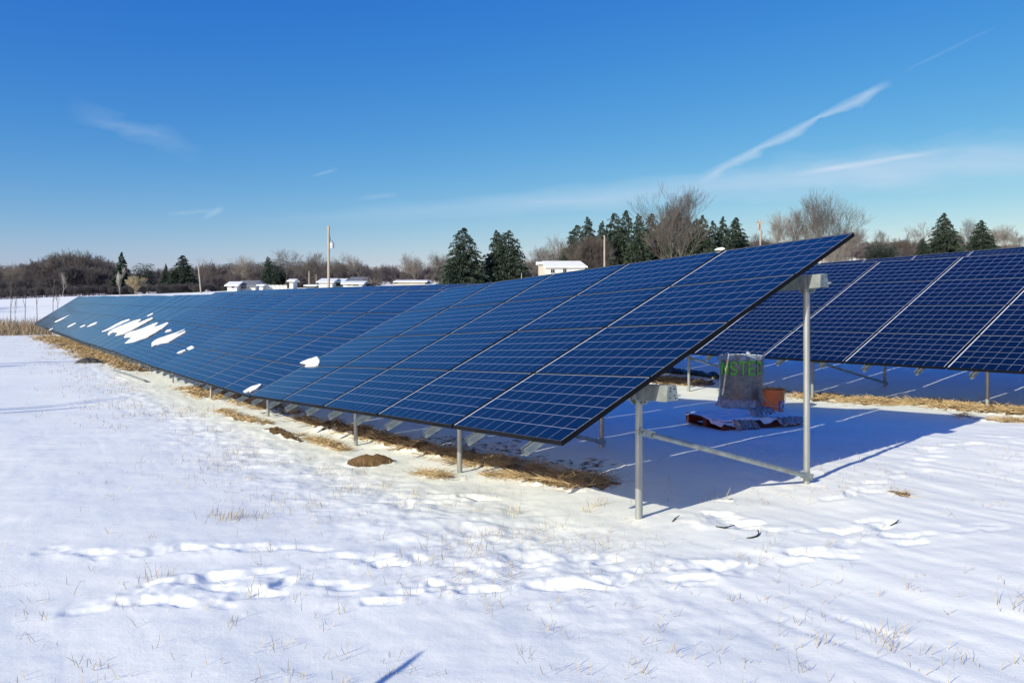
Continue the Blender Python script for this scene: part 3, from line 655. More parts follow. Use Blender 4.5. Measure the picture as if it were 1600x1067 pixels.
def build_roll():
    rc = ground_pt(1158, 652); x, y = rc; zb = PZ+0.17; d_ = y; rad = 33.5/F*d_
    ztop = EYE+(CY-556)/F*d_; H = ztop-zb
    root = empty('wrapped_roll', (x, y, zb)); tag(root, 'upright roll wrapped in stretch film with green spray lettering, standing on the pallet', 'wrapped roll')
    b = MB(); n = 48; rings = []
    ks = 14
    for k in range(ks+1):
        t = k/ks; rr = rad*(1.0+0.012*math.sin(t*9)+0.03*(t-0.5)**2); rings.append((t*H, rr))
    vs = [(math.cos(2*math.pi*j/n)*r_*(1+0.012*math.sin(j*1.7+z*9)), math.sin(2*math.pi*j/n)*r_*(1+0.012*math.cos(j*2.3+z*7)), z) for z, r_ in rings for j in range(n)]
    fs = [(i*n+j, i*n+(j+1) % n, (i+1)*n+(j+1) % n, (i+1)*n+j) for i in range(ks) for j in range(n)]+[tuple(range(ks*n, ks*n+n))]
    b.add(vs, fs); link('roll_body', b.mesh('roll_body', [M_roll], True), root)
    c = MB(); c.tube([(0, 0, H+0.001), (0, 0, H+0.012)], rad*0.35, 20); link('core_opening', c.mesh('core_opening', [M_dark]), root)
    # gathered film at the rim, with two peaks
    f = MB(); m = 60; k = 6; vs = []
    for a in range(k):
        t = a/(k-1)
        for j in range(m):
            an = 2*math.pi*j/m; pk = 0.07*math.exp(-((an-3.75)/0.16)**2)+0.09*math.exp(-((an-4.75)/0.13)**2)+0.015*abs(math.sin(j*1.9))
            rr = rad*(1.03-0.02*t+0.02*math.sin(j*2.7+t*3))+0.01*math.sin(j*5); vs.append((math.cos(an)*rr, math.sin(an)*rr, H-0.055+t*(0.055+pk)))
    fs = [(a*m+j, a*m+(j+1) % m, (a+1)*m+(j+1) % m, (a+1)*m+j) for a in range(k-1) for j in range(m)]
    f.add(vs, fs); o = link('film_rim', f.mesh('film_rim', [M_plasb], True), root); s_ = o.modifiers.new('thick', 'SOLIDIFY'); s_.thickness = 0.003
    # skirt of film at the foot
    f = MB(); vs = []; k = 6
    for a in range(k):
        t = a/(k-1)
        for j in range(m):
            an = 2*math.pi*j/m; rr = rad*(1.02+0.10*t*t)+0.02*math.sin(j*1.7+2*t)*(0.3+t); vs.append((math.cos(an)*rr, math.sin(an)*rr, 0.13*(1-t)+0.02*math.sin(j*2.1)*(1-t)+0.012))
    f.add(vs, fs := [(a*m+j, a*m+(j+1) % m, (a+1)*m+(j+1) % m, (a+1)*m+j) for a in range(k-1) for j in range(m)]); o = link('film_skirt', f.mesh('film_skirt', [M_plasb], True), root); s_ = o.modifiers.new('thick', 'SOLIDIFY'); s_.thickness = 0.003
    # spray painted letters: strokes that follow the cylinder
    glyph = {'I': [[(0.3, 0), (0.3, 1)]], 'N': [[(0, 0), (0.05, 1), (0.6, 0.02), (0.65, 1)]], 'S': [[(0.62, 0.86), (0.4, 1), (0.1, 0.9), (0.05, 0.65), (0.35, 0.5), (0.62, 0.35), (0.55, 0.08), (0.25, 0), (0, 0.12)]],
             'T': [[(0, 1), (0.7, 0.97)], [(0.35, 1), (0.37, 0)]], 'E': [[(0.6, 1), (0.05, 0.97), (0.05, 0.02), (0.6, 0)], [(0.05, 0.5), (0.5, 0.52)]], 'D': [[(0.05, 0), (0.05, 1), (0.45, 0.85), (0.62, 0.5), (0.45, 0.12), (0.0, 0.02)]]}
    wtot = [0.45, 0.85, 0.8, 0.8, 0.85, 0.8]; A0, A1 = R(-170), R(-42); tot_ = sum(wtot); acc = 0
    h0, h1 = H-0.275, H-0.075
    lt = MB()
    for ch, wd in zip('INSTED', wtot):
        for st in glyph[ch]:
            for rep in range(3):
                jx, jy = rf.normal(0, 0.06), rf.normal(0, 0.05); pts = []
                for (ax, ay), (bx, by) in zip(st[:-1], st[1:]):
                    for q_ in range(6): pts.append((ax+(bx-ax)*q_/6, ay+(by-ay)*q_/6))
                pts.append(st[-1]); P_ = []
                for gx, gy in pts:
                    an = A0+(A1-A0)*(acc+0.05+gx+jx)/tot_; z = h0+(h1-h0)*(gy+jy+0.03*math.sin(gy*9+rep)); rr = rad*1.035+0.006
                    P_.append((Vector((math.cos(an)*rr, math.sin(an)*rr, z)), an))
                wdt = (0.009, 0.006, 0.003)[rep]; vs = []
                for i in range(len(P_)):
                    t = (P_[min(i+1, len(P_)-1)][0]-P_[max(i-1, 0)][0]).normalized(); nn_ = Vector((math.cos(P_[i][1]), math.sin(P_[i][1]), 0)); sd_ = t.cross(nn_).normalized()*wdt*(0.8+0.4*random.random())
                    off = nn_*(0.0008*rep); vs += [P_[i][0]-sd_+off, P_[i][0]+sd_+off]
                lt.add(vs, [(2*i, 2*i+1, 2*i+3, 2*i+2) for i in range(len(P_)-1)])
        acc += wd
    link('lettering', lt.mesh('lettering', [M_green]), root)
build_roll()
def build_bucket():
    gx, gy = ground_pt(1210, 655); d_ = gy; x, y = pix_at(1209, d_), d_; zb = EYE+(CY-642)/F*d_; zt = EYE+(CY-609)/F*d_; H = (zt-zb)*1.02
    r1 = 17.0/F*d_; r0 = r1*0.86
    root = empty('bucket', (x, y, zb)); tag(root, 'orange plastic bucket with a peeling label beside the wrapped roll', 'bucket')
    b = MB(); n = 40; pr = [(0, r0-0.01), (0.0, r0), (H*0.72, r0+(r1-r0)*0.75), (H*0.725, r1*0.985), (H*0.75, r1*0.985), (H*0.755, r1*0.955), (H*0.85, r1*0.97), (H*0.855, r1*1.0), (H*0.88, r1), (H*0.885, r1*0.975), (H*0.97, r1*0.985), (H*0.975, r1*1.02), (H, r1*1.02), (H, r1*0.965), (0.01, r0-0.008)]
    vs = [(math.cos(2*math.pi*j/n)*r_, math.sin(2*math.pi*j/n)*r_, z) for z, r_ in pr for j in range(n)]
    fs = [(i*n+j, i*n+(j+1) % n, (i+1)*n+(j+1) % n, (i+1)*n+j) for i in range(len(pr)-1) for j in range(n)]+[tuple(range(n)), tuple((len(pr)-1)*n+j for j in range(n))]
    b.add(vs, fs); link('bucket_body', b.mesh('bucket_body', [M_orange], True), root)
    h = MB(); pts = [(-r1*1.03, 0, H*0.88)]
    for k in range(1, 10):
        a = math.pi*k/10; pts.append((-r1*1.04*math.cos(a)*1.03, -r1*0.35*math.sin(a)-0.0, H*0.88-H*0.62*math.sin(a)))
    pts.append((r1*1.03, 0, H*0.88))
    pts = [(p[0]*0.999, -math.sqrt(max((r1*1.05)**2-p[0]**2, 0))-0.003 if abs(p[0]) < r1*1.05 else p[1], p[2]) for p in pts]
    h.tube(pts, 0.0035, 6); link('handle', h.mesh('handle', [simple('white_handle', (0.7, 0.7, 0.68), None, 0.4)], True), root)
    lm_, Nn, Ll, bb = mat('label'); v = Nn.new('ShaderNodeTexVoronoi'); v.inputs['Scale'].default_value = 32; v.distance = 'CHEBYCHEV'; r = Nn.new('ShaderNodeValToRGB'); r.color_ramp.interpolation = 'CONSTANT'
    e = r.color_ramp.elements; e[0].color = (0.05, 0.08, 0.3, 1); e[1].position = 0.3; e[1].color = (0.55, 0.55, 0.6, 1); x_ = e.new(0.55); x_.color = (0.5, 0.06, 0.05, 1); x_ = e.new(0.75); x_.color = (0.12, 0.14, 0.35, 1)
    t = Nn.new('ShaderNodeTexCoord'); Ll.new(t.outputs['Object'], v.inputs[0]); sc_ = Nn.new('ShaderNodeSeparateColor'); Ll.new(v.outputs['Color'], sc_.inputs[0]); Ll.new(sc_.outputs[0], r.inputs[0]); Ll.new(r.outputs[0], bb.inputs['Base Color'])
    l = MB(); vs = []
    for k in range(13):
        an = R(-82)+R(62)*k/12
        for z in (0.02, H*0.52): rr = (r0+(r1-r0)*(z/H))*1.012+0.001; vs.append((math.cos(an)*rr, math.sin(an)*rr, z))
    l.add(vs, [(2*k, 2*k+2, 2*k+3, 2*k+1) for k in range(12)]); link('label', l.mesh('label', [lm_]), root)
build_bucket()
# slab of red timber the bucket leans over
bx_, by_ = ground_pt(1203, 655); b = MB(); b.box((0, 0, 0), (0.26, 0.12, 0.035)); o = link('timber_block', b.mesh('timber_block', [M_red])); o.location = (pix_at(1206, by_), by_-0.14, EYE+(CY-645)/F*(by_-0.14)); o.rotation_euler = (0.05, 0.06, 0.2); bevel(o, 0.005)
tag(o, 'short red brown timber lying in the pallet snow below the orange bucket', 'timber')
# black sheeting by the second row
def black_sheet():
    pl = [(985, 580), (1030, 581), (1075, 584), (1125, 590)]; g = [ground_pt(*p) for p in pl]; m = 60; k = 8; vs = []; G = np.array(g)
    for a in range(k):
        for j in range(m):
            t = j/(m-1)*(len(g)-1); x = np.interp(t, range(len(g)), G[:, 0]); y = np.interp(t, range(len(g)), G[:, 1])+(a/(k-1)-0.5)*0.9
            vs.append((x, y, hz(x, y)+0.02+0.05*abs(math.sin(j*0.35+a*0.9))*(0.4+math.sin(j*0.13+a)**2)))
    b = MB(); b.add(vs, [(a*m+j, a*m+j+1, (a+1)*m+j+1, (a+1)*m+j) for a in range(k-1) for j in range(m-1)])
    c = Vector(vs[len(vs)//2]); me = b.mesh('ground_sheet', [simple('black_fabric', (0.012, 0.012, 0.014), None, 0.5)], True); me.transform(Matrix.Translation(-c)); o = link('ground_sheet', me); o.location = c
    s_ = o.modifiers.new('thick', 'SOLIDIFY'); s_.thickness = 0.004
    tag(o, 'rumpled black fabric sheet on the snow under the second row', 'ground sheet')
black_sheet()
# loose bits on the snow
def strap(pl, wd, lab):
    g = [ground_pt(*p) for p in pl]; c = g[len(g)//2]; zc = hz(*c); b = MB()
    b.tube([(x-c[0], y-c[1], hz(x, y)+0.008+(0.02 if i == len(g)-1 else 0)-zc) for i, (x, y) in enumerate(g)], [wd*(0.5 if i in (0, len(g)-1) else 1) for i in range(len(g))], 6)
    o = link('strap', b.mesh('strap', [simple('black_strap', (0.02, 0.02, 0.022), None, 0.6)], True)); o.location = (*c, zc); tag(o, lab, 'strap')
strap([(1166, 840), (1174, 840.5), (1182, 838), (1186, 834), (1184, 832)], 0.006, 'curled black strap on the snow right of the front post')
strap([(1118, 827), (1132, 827.5), (1148, 826)], 0.007, 'straight black strap on the snow right of the front post')
strap([(1391, 815), (1400, 813.5), (1405, 813)], 0.006, 'short black strap farthest right on the churned snow')
strap([(1050, 817), (1055, 813), (1062, 811.5)], 0.006, 'small bent black strap close to the foot of the front post')
# loose pipe and dark debris far along the row
g0, g1 = ground_pt(178, 581), ground_pt(227, 597); b = MB(); c = g0; zc = hz(*c)
b.tube([(0, 0, 0.05), (g1[0]-c[0], g1[1]-c[1], hz(*g1)+0.05-zc)], 0.035, 8); o = link('loose_pipe', b.mesh('loose_pipe', [M_pipe], True)); o.location = (*c, zc); tag(o, 'loose steel pipe lying on the snow beside the third front table', 'pipe')
for (px, py, l_, lab) in ((139, 564, 0.9, 'dark crumpled rag on the snow beside the far straw'), (142, 567.5, 1.1, 'dark board lying just below the crumpled rag')):
    x, y = ground_pt(px, py); b = MB(); n = 14
    vs = [(0, 0, 0.16)]+[(math.cos(2*math.pi*k/n)*l_*0.5*(1+0.3*math.sin(k*2.1)), math.sin(2*math.pi*k/n)*0.2*(1+0.3*math.cos(k*3)), 0.0) for k in range(n)]+[(math.cos(2*math.pi*k/n)*l_*0.3, math.sin(2*math.pi*k/n)*0.12, 0.10+0.04*math.sin(k*2.7)) for k in range(n)]
    fs = [(1+k, 1+(k+1) % n, 1+n+(k+1) % n, 1+n+k) for k in range(n)]+[(1+n+k, 1+n+(k+1) % n, 0) for k in range(n)]
    b.add(vs, fs); o = link('debris', b.mesh('debris', [M_dark])); o.location = (x, y, hz(x, y)); tag(o, lab, 'debris')
# leaning stake just left of the viewer: its shadow falls into the foreground
tip = Vector((pix_at(661, 4.0), 4.0, 0)); tx, ty = ground_pt(661, 1009); bx2, by2 = ground_pt(594, 1068)
T3 = Vector((tx, ty, hz(tx, ty))); B3 = Vector((bx2, by2, 0)); dd = (B3-Vector((tx, ty, 0))).normalized()
top3 = T3-ldir*(1.22/math.sin(SUN_EL)); base3 = Vector((tx+dd.x*2.3, ty+dd.y*2.3, 0)); base3.z = hz(base3.x, base3.y)-0.1
b = MB(); v_ = top3-base3; b.tube([(0, 0, 0), tuple(v_*0.8), tuple(v_*0.93), tuple(v_)], [0.020, 0.018, 0.015, 0.004], 8)
o = link('stake', b.mesh('stake', [M_pole], True)); o.location = base3; tag(o, 'thin leaning wooden stake beside the viewer that throws the foreground shadow', 'stake')

# ------------------------------------------------------------------ straw and grass
def blades(name, P, D, Lh, W_, mats, kindlab, bend=0.2, sink=0.01):
    """P (n,3) roots, D (n,3) unit directions, Lh lengths, W_ widths; two crossed-free segments each"""
    n = len(P); side = np.cross(D, rng.normal(size=(n, 3))); side /= np.linalg.norm(side, axis=1)[:, None]+1e-9
    bv = np.cross(side, D)*bend
    V = np.zeros((n, 5, 3)); wv = side*W_[:, None]/2
    V[:, 0] = P-wv-D*sink; V[:, 1] = P+wv-D*sink; mid = P+D*Lh[:, None]*0.55+bv*Lh[:, None]*0.25; V[:, 2] = mid-wv*0.8; V[:, 3] = mid+wv*0.8; V[:, 4] = P+D*Lh[:, None]+bv*Lh[:, None]*0.8
    b_ = np.arange(n)[:, None]*5; T = np.concatenate([b_+[[0, 1, 3]], b_+[[0, 3, 2]], b_+[[2, 3, 4]]])
    o = link(name, mesh_np(name, V.reshape(-1, 3), T, mats)); tag(o, kindlab[0], kindlab[1], kind='stuff'); return o
def lying(n, x, y, up=0.25):
    a = rng.uniform(0, 2*np.pi, n); D = np.stack([np.cos(a), np.sin(a), np.abs(rng.normal(0, up, n))], -1); D /= np.linalg.norm(D, axis=1)[:, None]; return D
xs, ys = [], []
for pts, hw, so, st in STROKES:
    if st <= 0: continue
    P = np.array(pts); ln = np.hypot(*np.diff(P, axis=0).T); tot_ = ln.sum(); dm = np.hypot(*P.mean(0)); dens = (6500 if dm < 14 else 3000 if dm < 25 else 600)
    n = int(tot_*hw*2*dens*st); t = rng.uniform(0, tot_, n); cl = np.concatenate([[0], np.cumsum(ln)])
    xs.append(np.interp(t, cl, P[:, 0])+rng.normal(0, hw*0.55, n)); ys.append(np.interp(t, cl, P[:, 1])+rng.normal(0, hw*0.55, n))
X = np.concatenate(xs); Y = np.concatenate(ys); keep = fbm(X*2.5, Y*2.5, 3, 91) > -0.12; X, Y = X[keep], Y[keep]
far_ = np.hypot(X, Y); Z = height(X, Y)+rng.uniform(0, 0.03, len(X))
blades('straw', np.stack([X, Y, Z], -1), lying(len(X), X, Y), rng.uniform(0.05, 0.20, len(X)), np.where(far_ > 20, 0.02, np.where(far_ > 12, 0.008, 0.0045)), [M_straw], ('golden straw mulch strewn in strips along the rows of panels', 'straw'))
def standing(n, spread=0.35):
    D = np.stack([rng.normal(0, spread, n), rng.normal(0, spread, n), np.ones(n)], -1); return D/np.linalg.norm(D, axis=1)[:, None]
gx, gy, gl = [], [], []
# stubble zone round the near end of the rows
n = 3600; s_ = rng.uniform(-0.5, 4.5, n); q_ = rng.normal(-0.4, 0.6, n); a, b_ = xy(s_, q_); k = fbm(a*1.7, b_*1.7, 3, 95) > 0.05; gx.append(a[k]); gy.append(b_[k]); gl.append(rng.uniform(0.02, 0.11, k.sum()))
n = 1300; s_ = rng.uniform(-0.8, 1.2, n); q_ = rng.uniform(0.2, 6.0, n); a, b_ = xy(s_, q_); k = (fbm(a*1.5, b_*1.5, 3, 96) > 0.08); gx.append(a[k]); gy.append(b_[k]); gl.append(rng.uniform(0.02, 0.09, k.sum()))
n = 9000; s_ = rng.uniform(4, 44, n); q_ = rng.normal(-0.6, 0.9, n); a, b_ = xy(s_, q_); k = fbm(a*1.0, b_*1.0, 3, 97) > 0.06; gx.append(a[k]); gy.append(b_[k]); gl.append(rng.uniform(0.03, 0.12, k.sum()))
# sparse tufts over the open snow
TUFTS = [(362, 812, 70, 0.14), (375, 808, 40, 0.12), (330, 806, 14, 0.12), (400, 812, 12, 0.1), (235, 903, 22, 0.12), (845, 825, 10, 0.1), (745, 797, 14, 0.1), (700, 790, 12, 0.09), (570, 805, 10, 0.1), (800, 800, 14, 0.1), (1285, 962, 10, 0.12), (1372, 985, 14, 0.12), (1400, 1010, 8, 0.12), (1370, 1000, 10, 0.12), (1265, 1040, 10, 0.12), (1275, 1000, 12, 0.1), (1575, 950, 10, 0.14), (1600, 945, 8, 0.14), (1490, 1030, 10, 0.11), (884, 1040, 9, 0.1), (850, 975, 9, 0.1), (1000, 1045, 8, 0.1), (1140, 930, 8, 0.08), (430, 1010, 7, 0.1), (390, 925, 8, 0.1), (480, 900, 8, 0.12), (500, 790, 16, 0.08), (620, 790, 14, 0.08), (935, 790, 26, 0.13), (925, 800, 18, 0.12), (805, 800, 20, 0.12), (1110, 779, 14, 0.08), (1230, 745, 10, 0.12), (1120, 770, 10, 0.12), (1395, 765, 16, 0.06), (330, 640, 6, 0.15), (60, 650, 6, 0.12), (530, 708, 10, 0.1), (505, 730, 12, 0.1)]
for px, py, n, l_ in TUFTS:
    x, y = ground_pt(px, py); sp_ = 0.05 if n < 30 else 0.11; gx.append(x+rng.normal(0, sp_, n)); gy.append(y+rng.normal(0, sp_*0.8, n)); gl.append(rng.uniform(0.35, 1.0, n)*l_)
for k in range(240):
    px = rng.uniform(-20, 1620); py = 690+380*rng.random()**0.8; x, y = ground_pt(px, py); n = rng.integers(1, 6); gx.append(x+rng.normal(0, 0.03, n)); gy.append(y+rng.normal(0, 0.03, n)); gl.append(rng.uniform(0.02, 0.09, n))
X = np.concatenate(gx); Y = np.concatenate(gy); Ls_ = np.concatenate(gl); Z = height(X, Y)
blades('dead_grass', np.stack([X, Y, Z], -1), standing(len(X), 0.4), Ls_, np.where(np.hypot(X, Y) > 14, 0.008, 0.0035), [M_grass], ('pale dead grass stubble poking through the thin snow', 'grass'), bend=0.5)
# rough grass at the field edge, far left
n = 5000; px = rng.uniform(-60, 130, n); Yd = rng.uniform(66, 80, n); X = pix_at(px, Yd); Z = height(X, Yd); s_, q_ = sq(X, Yd); k = (px < 80) | (rng.random(n) < 0.35)
blades('rough_grass', np.stack([X, Yd, Z], -1)[k], standing(k.sum(), 0.25), rng.uniform(0.2, 1.0, k.sum())**1.3*1.3*np.where(px[k] < 60, 1.0, 0.6), np.full(k.sum(), 0.035), [simple('rough_grass', (0.36, 0.27, 0.16), (0.2, 0.14, 0.09), 0.8, 0.5)], ('tall dry brown grass and weeds along the far field edge', 'grass'))

# ------------------------------------------------------------------ trees
def grow(seed, levels=5, L0=0.30, spread=0.55, up=0.25, r0=0.020, kids=3, trunk=0.22, multi=1, ratio=0.72, crook=0.12):
    """bare tree of unit height: list of segments (p0,r0,p1,r1,level)"""
    rs = random.Random(seed); S = []
    def br(p, d, L_, r_, lv):
        n = 3 if lv < 2 else 2; q = p; dd_ = d
        for i in range(n):
            dd_ = (dd_+Vector((rs.gauss(0, crook), rs.gauss(0, crook), rs.gauss(0, crook*0.6)+up*0.12))).normalized(); e = q+dd_*(L_/n); ra = r_*(1-0.45*i/n); rb = r_*(1-0.45*(i+1)/n)
            S.append((q, ra, e, rb, lv)); q = e
            if lv < levels and (i > 0 or lv > 0):
                for k in range(1 if lv else kids-1):
                    a = rs.uniform(0, 2*math.pi); o_ = dd_.orthogonal().normalized(); o_.rotate(Matrix.Rotation(a, 3, dd_)); nd = (dd_+o_*rs.uniform(spread*0.7, spread*1.5)+Vector((0, 0, up*0.6))).normalized()
                    br(q, nd, L_*ratio*rs.uniform(0.7, 1.1), rb*0.6, lv+1)
        if lv < levels:
            for k in range(2):
                a = rs.uniform(0, 2*math.pi); o_ = dd_.orthogonal().normalized(); o_.rotate(Matrix.Rotation(a, 3, dd_)); nd = (dd_+o_*rs.uniform(spread*0.3, spread*0.9)+Vector((0, 0, up*0.5))).normalized()
                br(q, nd, L_*ratio*rs.uniform(0.8, 1.15), r_*0.5, lv+1)
    for m in range(multi):
        a = 2*math.pi*m/max(multi, 1)+rs.random(); d = Vector((math.cos(a)*0.28*(multi > 1), math.sin(a)*0.28*(multi > 1), 1)).normalized()
        br(Vector((0, 0, 0)), d, L0 if multi == 1 else L0*1.1, r0*(1 if multi == 1 else 0.75), 0)
    zm = max(s[2].z for s in S); return [(s[0]/zm, s[1], s[2]/zm, s[3], s[4]) for s in S]
def seg_arrays(S, rmin):
    p0 = np.array([s[0] for s in S]); p1 = np.array([s[2] for s in S]); r0 = np.maximum([s[1] for s in S], rmin); r1 = np.maximum([s[3] for s in S], rmin*0.7)
    d = p1-p0; d /= np.linalg.norm(d, axis=1)[:, None]+1e-9; ref = np.where(np.abs(d[:, 2:3]) > 0.9, [[1.0, 0, 0]], [[0, 0, 1.0]]); a = np.cross(d, ref); a /= np.linalg.norm(a, axis=1)[:, None]; b = np.cross(d, a)
    V = np.zeros((len(S), 6, 3))
    for k in range(3):
        c = math.cos(2*math.pi*k/3); s = math.sin(2*math.pi*k/3); o_ = a*c+b*s; V[:, k] = p0+o_*r0[:, None]; V[:, 3+k] = p1+o_*r1[:, None]
    base = np.arange(len(S))[:, None]*6; Q = np.concatenate([base+[[k, (k+1) % 3, 3+(k+1) % 3, 3+k]] for k in range(3)]); return V.reshape(-1, 3), Q
def ground_at(px, Yd): x = pix_at(px, Yd); return x, Yd, hz(x, Yd)
def htop(py, Yd): return EYE+(CY-py)/F*Yd
def bare_tree(name, px, ytop, Yd, label, group, seed, bark=None, twig=None, wide=1.0, **kw):
    x, y, z = ground_at(px, Yd); H = max(htop(ytop, Yd)-z, 1.0); S = grow(seed, **kw); bark = bark or M_bark
    root = empty(name, (x, y, z), random.uniform(0, 6)); root.scale = (H*wide, H*wide, H); tag(root, label, 'tree', group)
    lo = [s for s in S if s[4] < 1]; hi = [s for s in S if s[4] >= 1]; rm = 0.009/H
    V, Q = seg_arrays(lo, rm); link('trunk', mesh_np('trunk', V, Q, [bark]), root); V, Q = seg_arrays(hi, rm); link('crown', mesh_np('crown', V, Q, [twig or bark]), root); return root
def conifer_arrays(seed, n=5200, shape=1.0, droop=0.25, ragged=0.25, low=0.06, pine=False):
    rs = np.random.default_rng(seed); lv = 30 if not pine else 26
    zb = low+(1-low)*np.linspace(0, 0.985, lv); per = n//lv; V = []
    for i, z in enumerate(zb):
        t = (z-low)/(1-low); Rm = (1-t)**(0.85*shape)*0.5 if not pine else 0.5*math.sin(math.pi*min(1, 0.18+0.82*(1-t)**0.8))**0.8
        nb = max(5, int(15*(1-t)+5)); 
        for k in range(nb):
            an = rs.uniform(0, 2*np.pi); Lb = Rm*rs.uniform(1-ragged*1.6, 1+ragged*0.7); m = max(6, int(per/nb*(0.35+1.3*(1-t))))
            u = rs.random(m)**0.6; lat = rs.normal(0, 0.10, m)*(0.35+0.8*(1-u))*max(Lb, 0.05)*1.6
            rr = u*Lb; zz = z+rs.normal(0, 0.008, m)-droop*rr*u*0.9+0.03*rr*(not pine)+(0.06*u if pine else 0); 
            ca, sa = math.cos(an), math.sin(an); c = np.stack([rr*ca-lat*sa, rr*sa+lat*ca, zz-np.abs(lat)*0.35], -1)
            sz = rs.uniform(0.016, 0.034, m)*(0.55+0.6*(1-t)); d = np.stack([ca+rs.normal(0, 0.5, m), sa+rs.normal(0, 0.5, m), rs.normal(-0.45, 0.4, m)], -1); d /= np.linalg.norm(d, axis=1)[:, None]
            sd_ = np.cross(d, rs.normal(size=(m, 3))); sd_ /= np.linalg.norm(sd_, axis=1)[:, None]
            V.append(np.stack([c-sd_*sz[:, None]*0.5, c+d*sz[:, None]*1.7, c+sd_*sz[:, None]*0.5, c-d*sz[:, None]*0.6], 1))
    V = np.concatenate(V); V[..., 2] = np.clip(V[..., 2], 0.005, None); return V.reshape(-1, 3), np.arange(len(V)*4).reshape(-1, 4)
CON = {}
def conifer(px, ytop, Yd, wpx, label, group, seed, shape=1.0, pine=False, needle=None, name='spruce', low=0.05, ragged=0.25, low_py=None):
    key = (seed % 4, pine, round(shape, 1), needle)
    if key not in CON:
        V, Q = conifer_arrays(100+seed % 4, 9000, shape, pine=pine, low=low, ragged=ragged); CON[key] = mesh_np('crown', V, Q, [needle or M_needle])
        t = MB(); t.tube([(0, 0, 0), (0, 0, 0.5), (0, 0, 0.97)], [0.020, 0.012, 0.002], 7); CON[key, 't'] = t.mesh('trunk', [M_bark], True)
    x, y, z = ground_at(px, Yd); H = htop(ytop, Yd)-z; W_ = wpx*1.4/F*Yd
    root = empty(name, (x, y, z), random.uniform(0, 6)); root.scale = (W_, W_, H); tag(root, label, 'tree', group)
    t = link('trunk', CON[key, 't'], root); link('crown', CON[key], root); return root
G_ev = 'evergreens behind the solar field'; G_row = 'spruces in the tall row behind the panels'; G_b = 'bare trees on the skyline'
conifer(190, 394, 150, 34, 'narrow dark spruce standing alone before the left wood', G_ev, 0)
conifer(225, 412, 165, 30, 'small rounded pine between the two left spruces', G_ev, 1, pine=True, needle=M_needleb, name='pine')
conifer(259, 412, 170, 20, 'slim short evergreen left of the broad conifer', G_ev, 2)
conifer(286, 399, 155, 46, 'broad dark conifer left of the leaning pole', G_ev, 3, shape=0.7)
conifer(419, 401, 150, 24, 'tall dark pine behind the white fence left of the bare tree', G_ev, 1, shape=0.7)
conifer(436, 405, 155, 30, 'bushy dark pine just left of the tall bare tree at the white fence', G_ev, 2, pine=True, needle=M_needleb, name='pine')
conifer(724, 356, 135, 62, 'large spruce, left one of the pair behind the panels', G_ev, 0, shape=0.62)
conifer(776, 360, 140, 44, 'left peak of the large right hand spruce clump', G_ev, 1, shape=0.65)
conifer(794, 360, 138, 56, 'right peak of the large spruce clump, left of the white house', G_ev, 2, shape=0.6)
ROW = [(902, 352, 44, 'leftmost spruce of the tall row behind the bare bush'), (918, 339, 34, 'tall bushy spruce behind the bare bush'), (941, 345, 26, 'slim spruce just left of the bare pole'),
       (960, 333, 34, 'spruce just right of the bare pole'), (978, 329, 36, 'tallest spruce of the row'), (998, 334, 34, 'dark spruce directly left of the great bare tree'),
       (1018, 334, 32, 'spruce behind the left limbs of the great bare tree'), (1036, 342, 30, 'spruce half hidden by the trunk of the great bare tree'), (1058, 330, 34, 'spruce behind the middle of the great bare tree'),
       (1072, 337, 30, 'spruce behind the right limbs of the great bare tree'), (1088, 342, 32, 'brownish spruce right of the great bare tree'), (1098, 336, 30, 'second brownish spruce right of the great bare tree'),
       (1114, 345, 28, 'short spruce third from the right of the row'), (1130, 338, 26, 'pointed spruce second from the right of the row'), (1150, 340, 40, 'rightmost spruce of the tall row')]
for k, (px, yt, wp, lb) in enumerate(ROW): conifer(px, yt, 146+(k*7) % 11, wp*(1.15+0.1*(k % 4)), lb, G_row, k, shape=0.6+0.1*(k % 3))
conifer(965, 402, 128, 9, 'tiny pale spruce at the foot of the tall row', G_ev, 3)
conifer(1475, 333, 130, 52, 'large spruce on the right skyline, tallest there', G_ev, 0, shape=0.8)
conifer(1442, 372, 128, 26, 'low dark spruce at the left foot of the large right hand spruce', G_ev, 1, shape=0.8)
conifer(1533, 344, 135, 44, 'second spruce on the right skyline near the edge', G_ev, 3, shape=0.8)
conifer(1366, 378, 125, 26, 'low dark juniper right of the panel tip', G_ev, 2, pine=True, needle=M_needleb, name='juniper'); conifer(1388, 380, 125, 26, 'second low dark juniper right of the panel tip', G_ev, 3, pine=True, needle=M_needleb, name='juniper')
bare_tree('bare_tree', 1052, 279, 120, 'great bare tree with many rising trunks before the spruce row', G_b, 5, M_barkpale, M_bark, wide=1.15, levels=5, L0=0.30, spread=0.5, up=0.42, r0=0.013, kids=2, multi=5, ratio=0.76)
bare_tree('bare_bush', 917, 358, 118, 'dense rounded bare tree left of the lone bare pole', G_b, 6, M_bark, wide=0.95, levels=6, L0=0.22, spread=0.6, up=0.3, r0=0.014, multi=4, kids=3, ratio=0.76)
bare_tree('bare_tree', 1217, 325, 130, 'rounded bare tree right of the utility pole with crossarm', G_b, 7, M_barkpale, wide=0.85, levels=5, L0=0.24, spread=0.6, up=0.25, r0=0.014, multi=2, kids=3)
bare_tree('birch_tree', 1297, 291, 110, 'white barked birch, tallest tree above the panel tip', G_b, 8, M_birch, M_bark, wide=0.95, levels=5, L0=0.28, spread=0.6, up=0.3, r0=0.017, multi=3, kids=2, ratio=0.78)
bare_tree('birch_tree', 1262, 318, 114, 'lower pale birch left of the tallest birch', G_b, 9, M_birch, M_bark, wide=0.8, levels=5, L0=0.26, spread=0.6, up=0.3, r0=0.014, multi=2, kids=3)
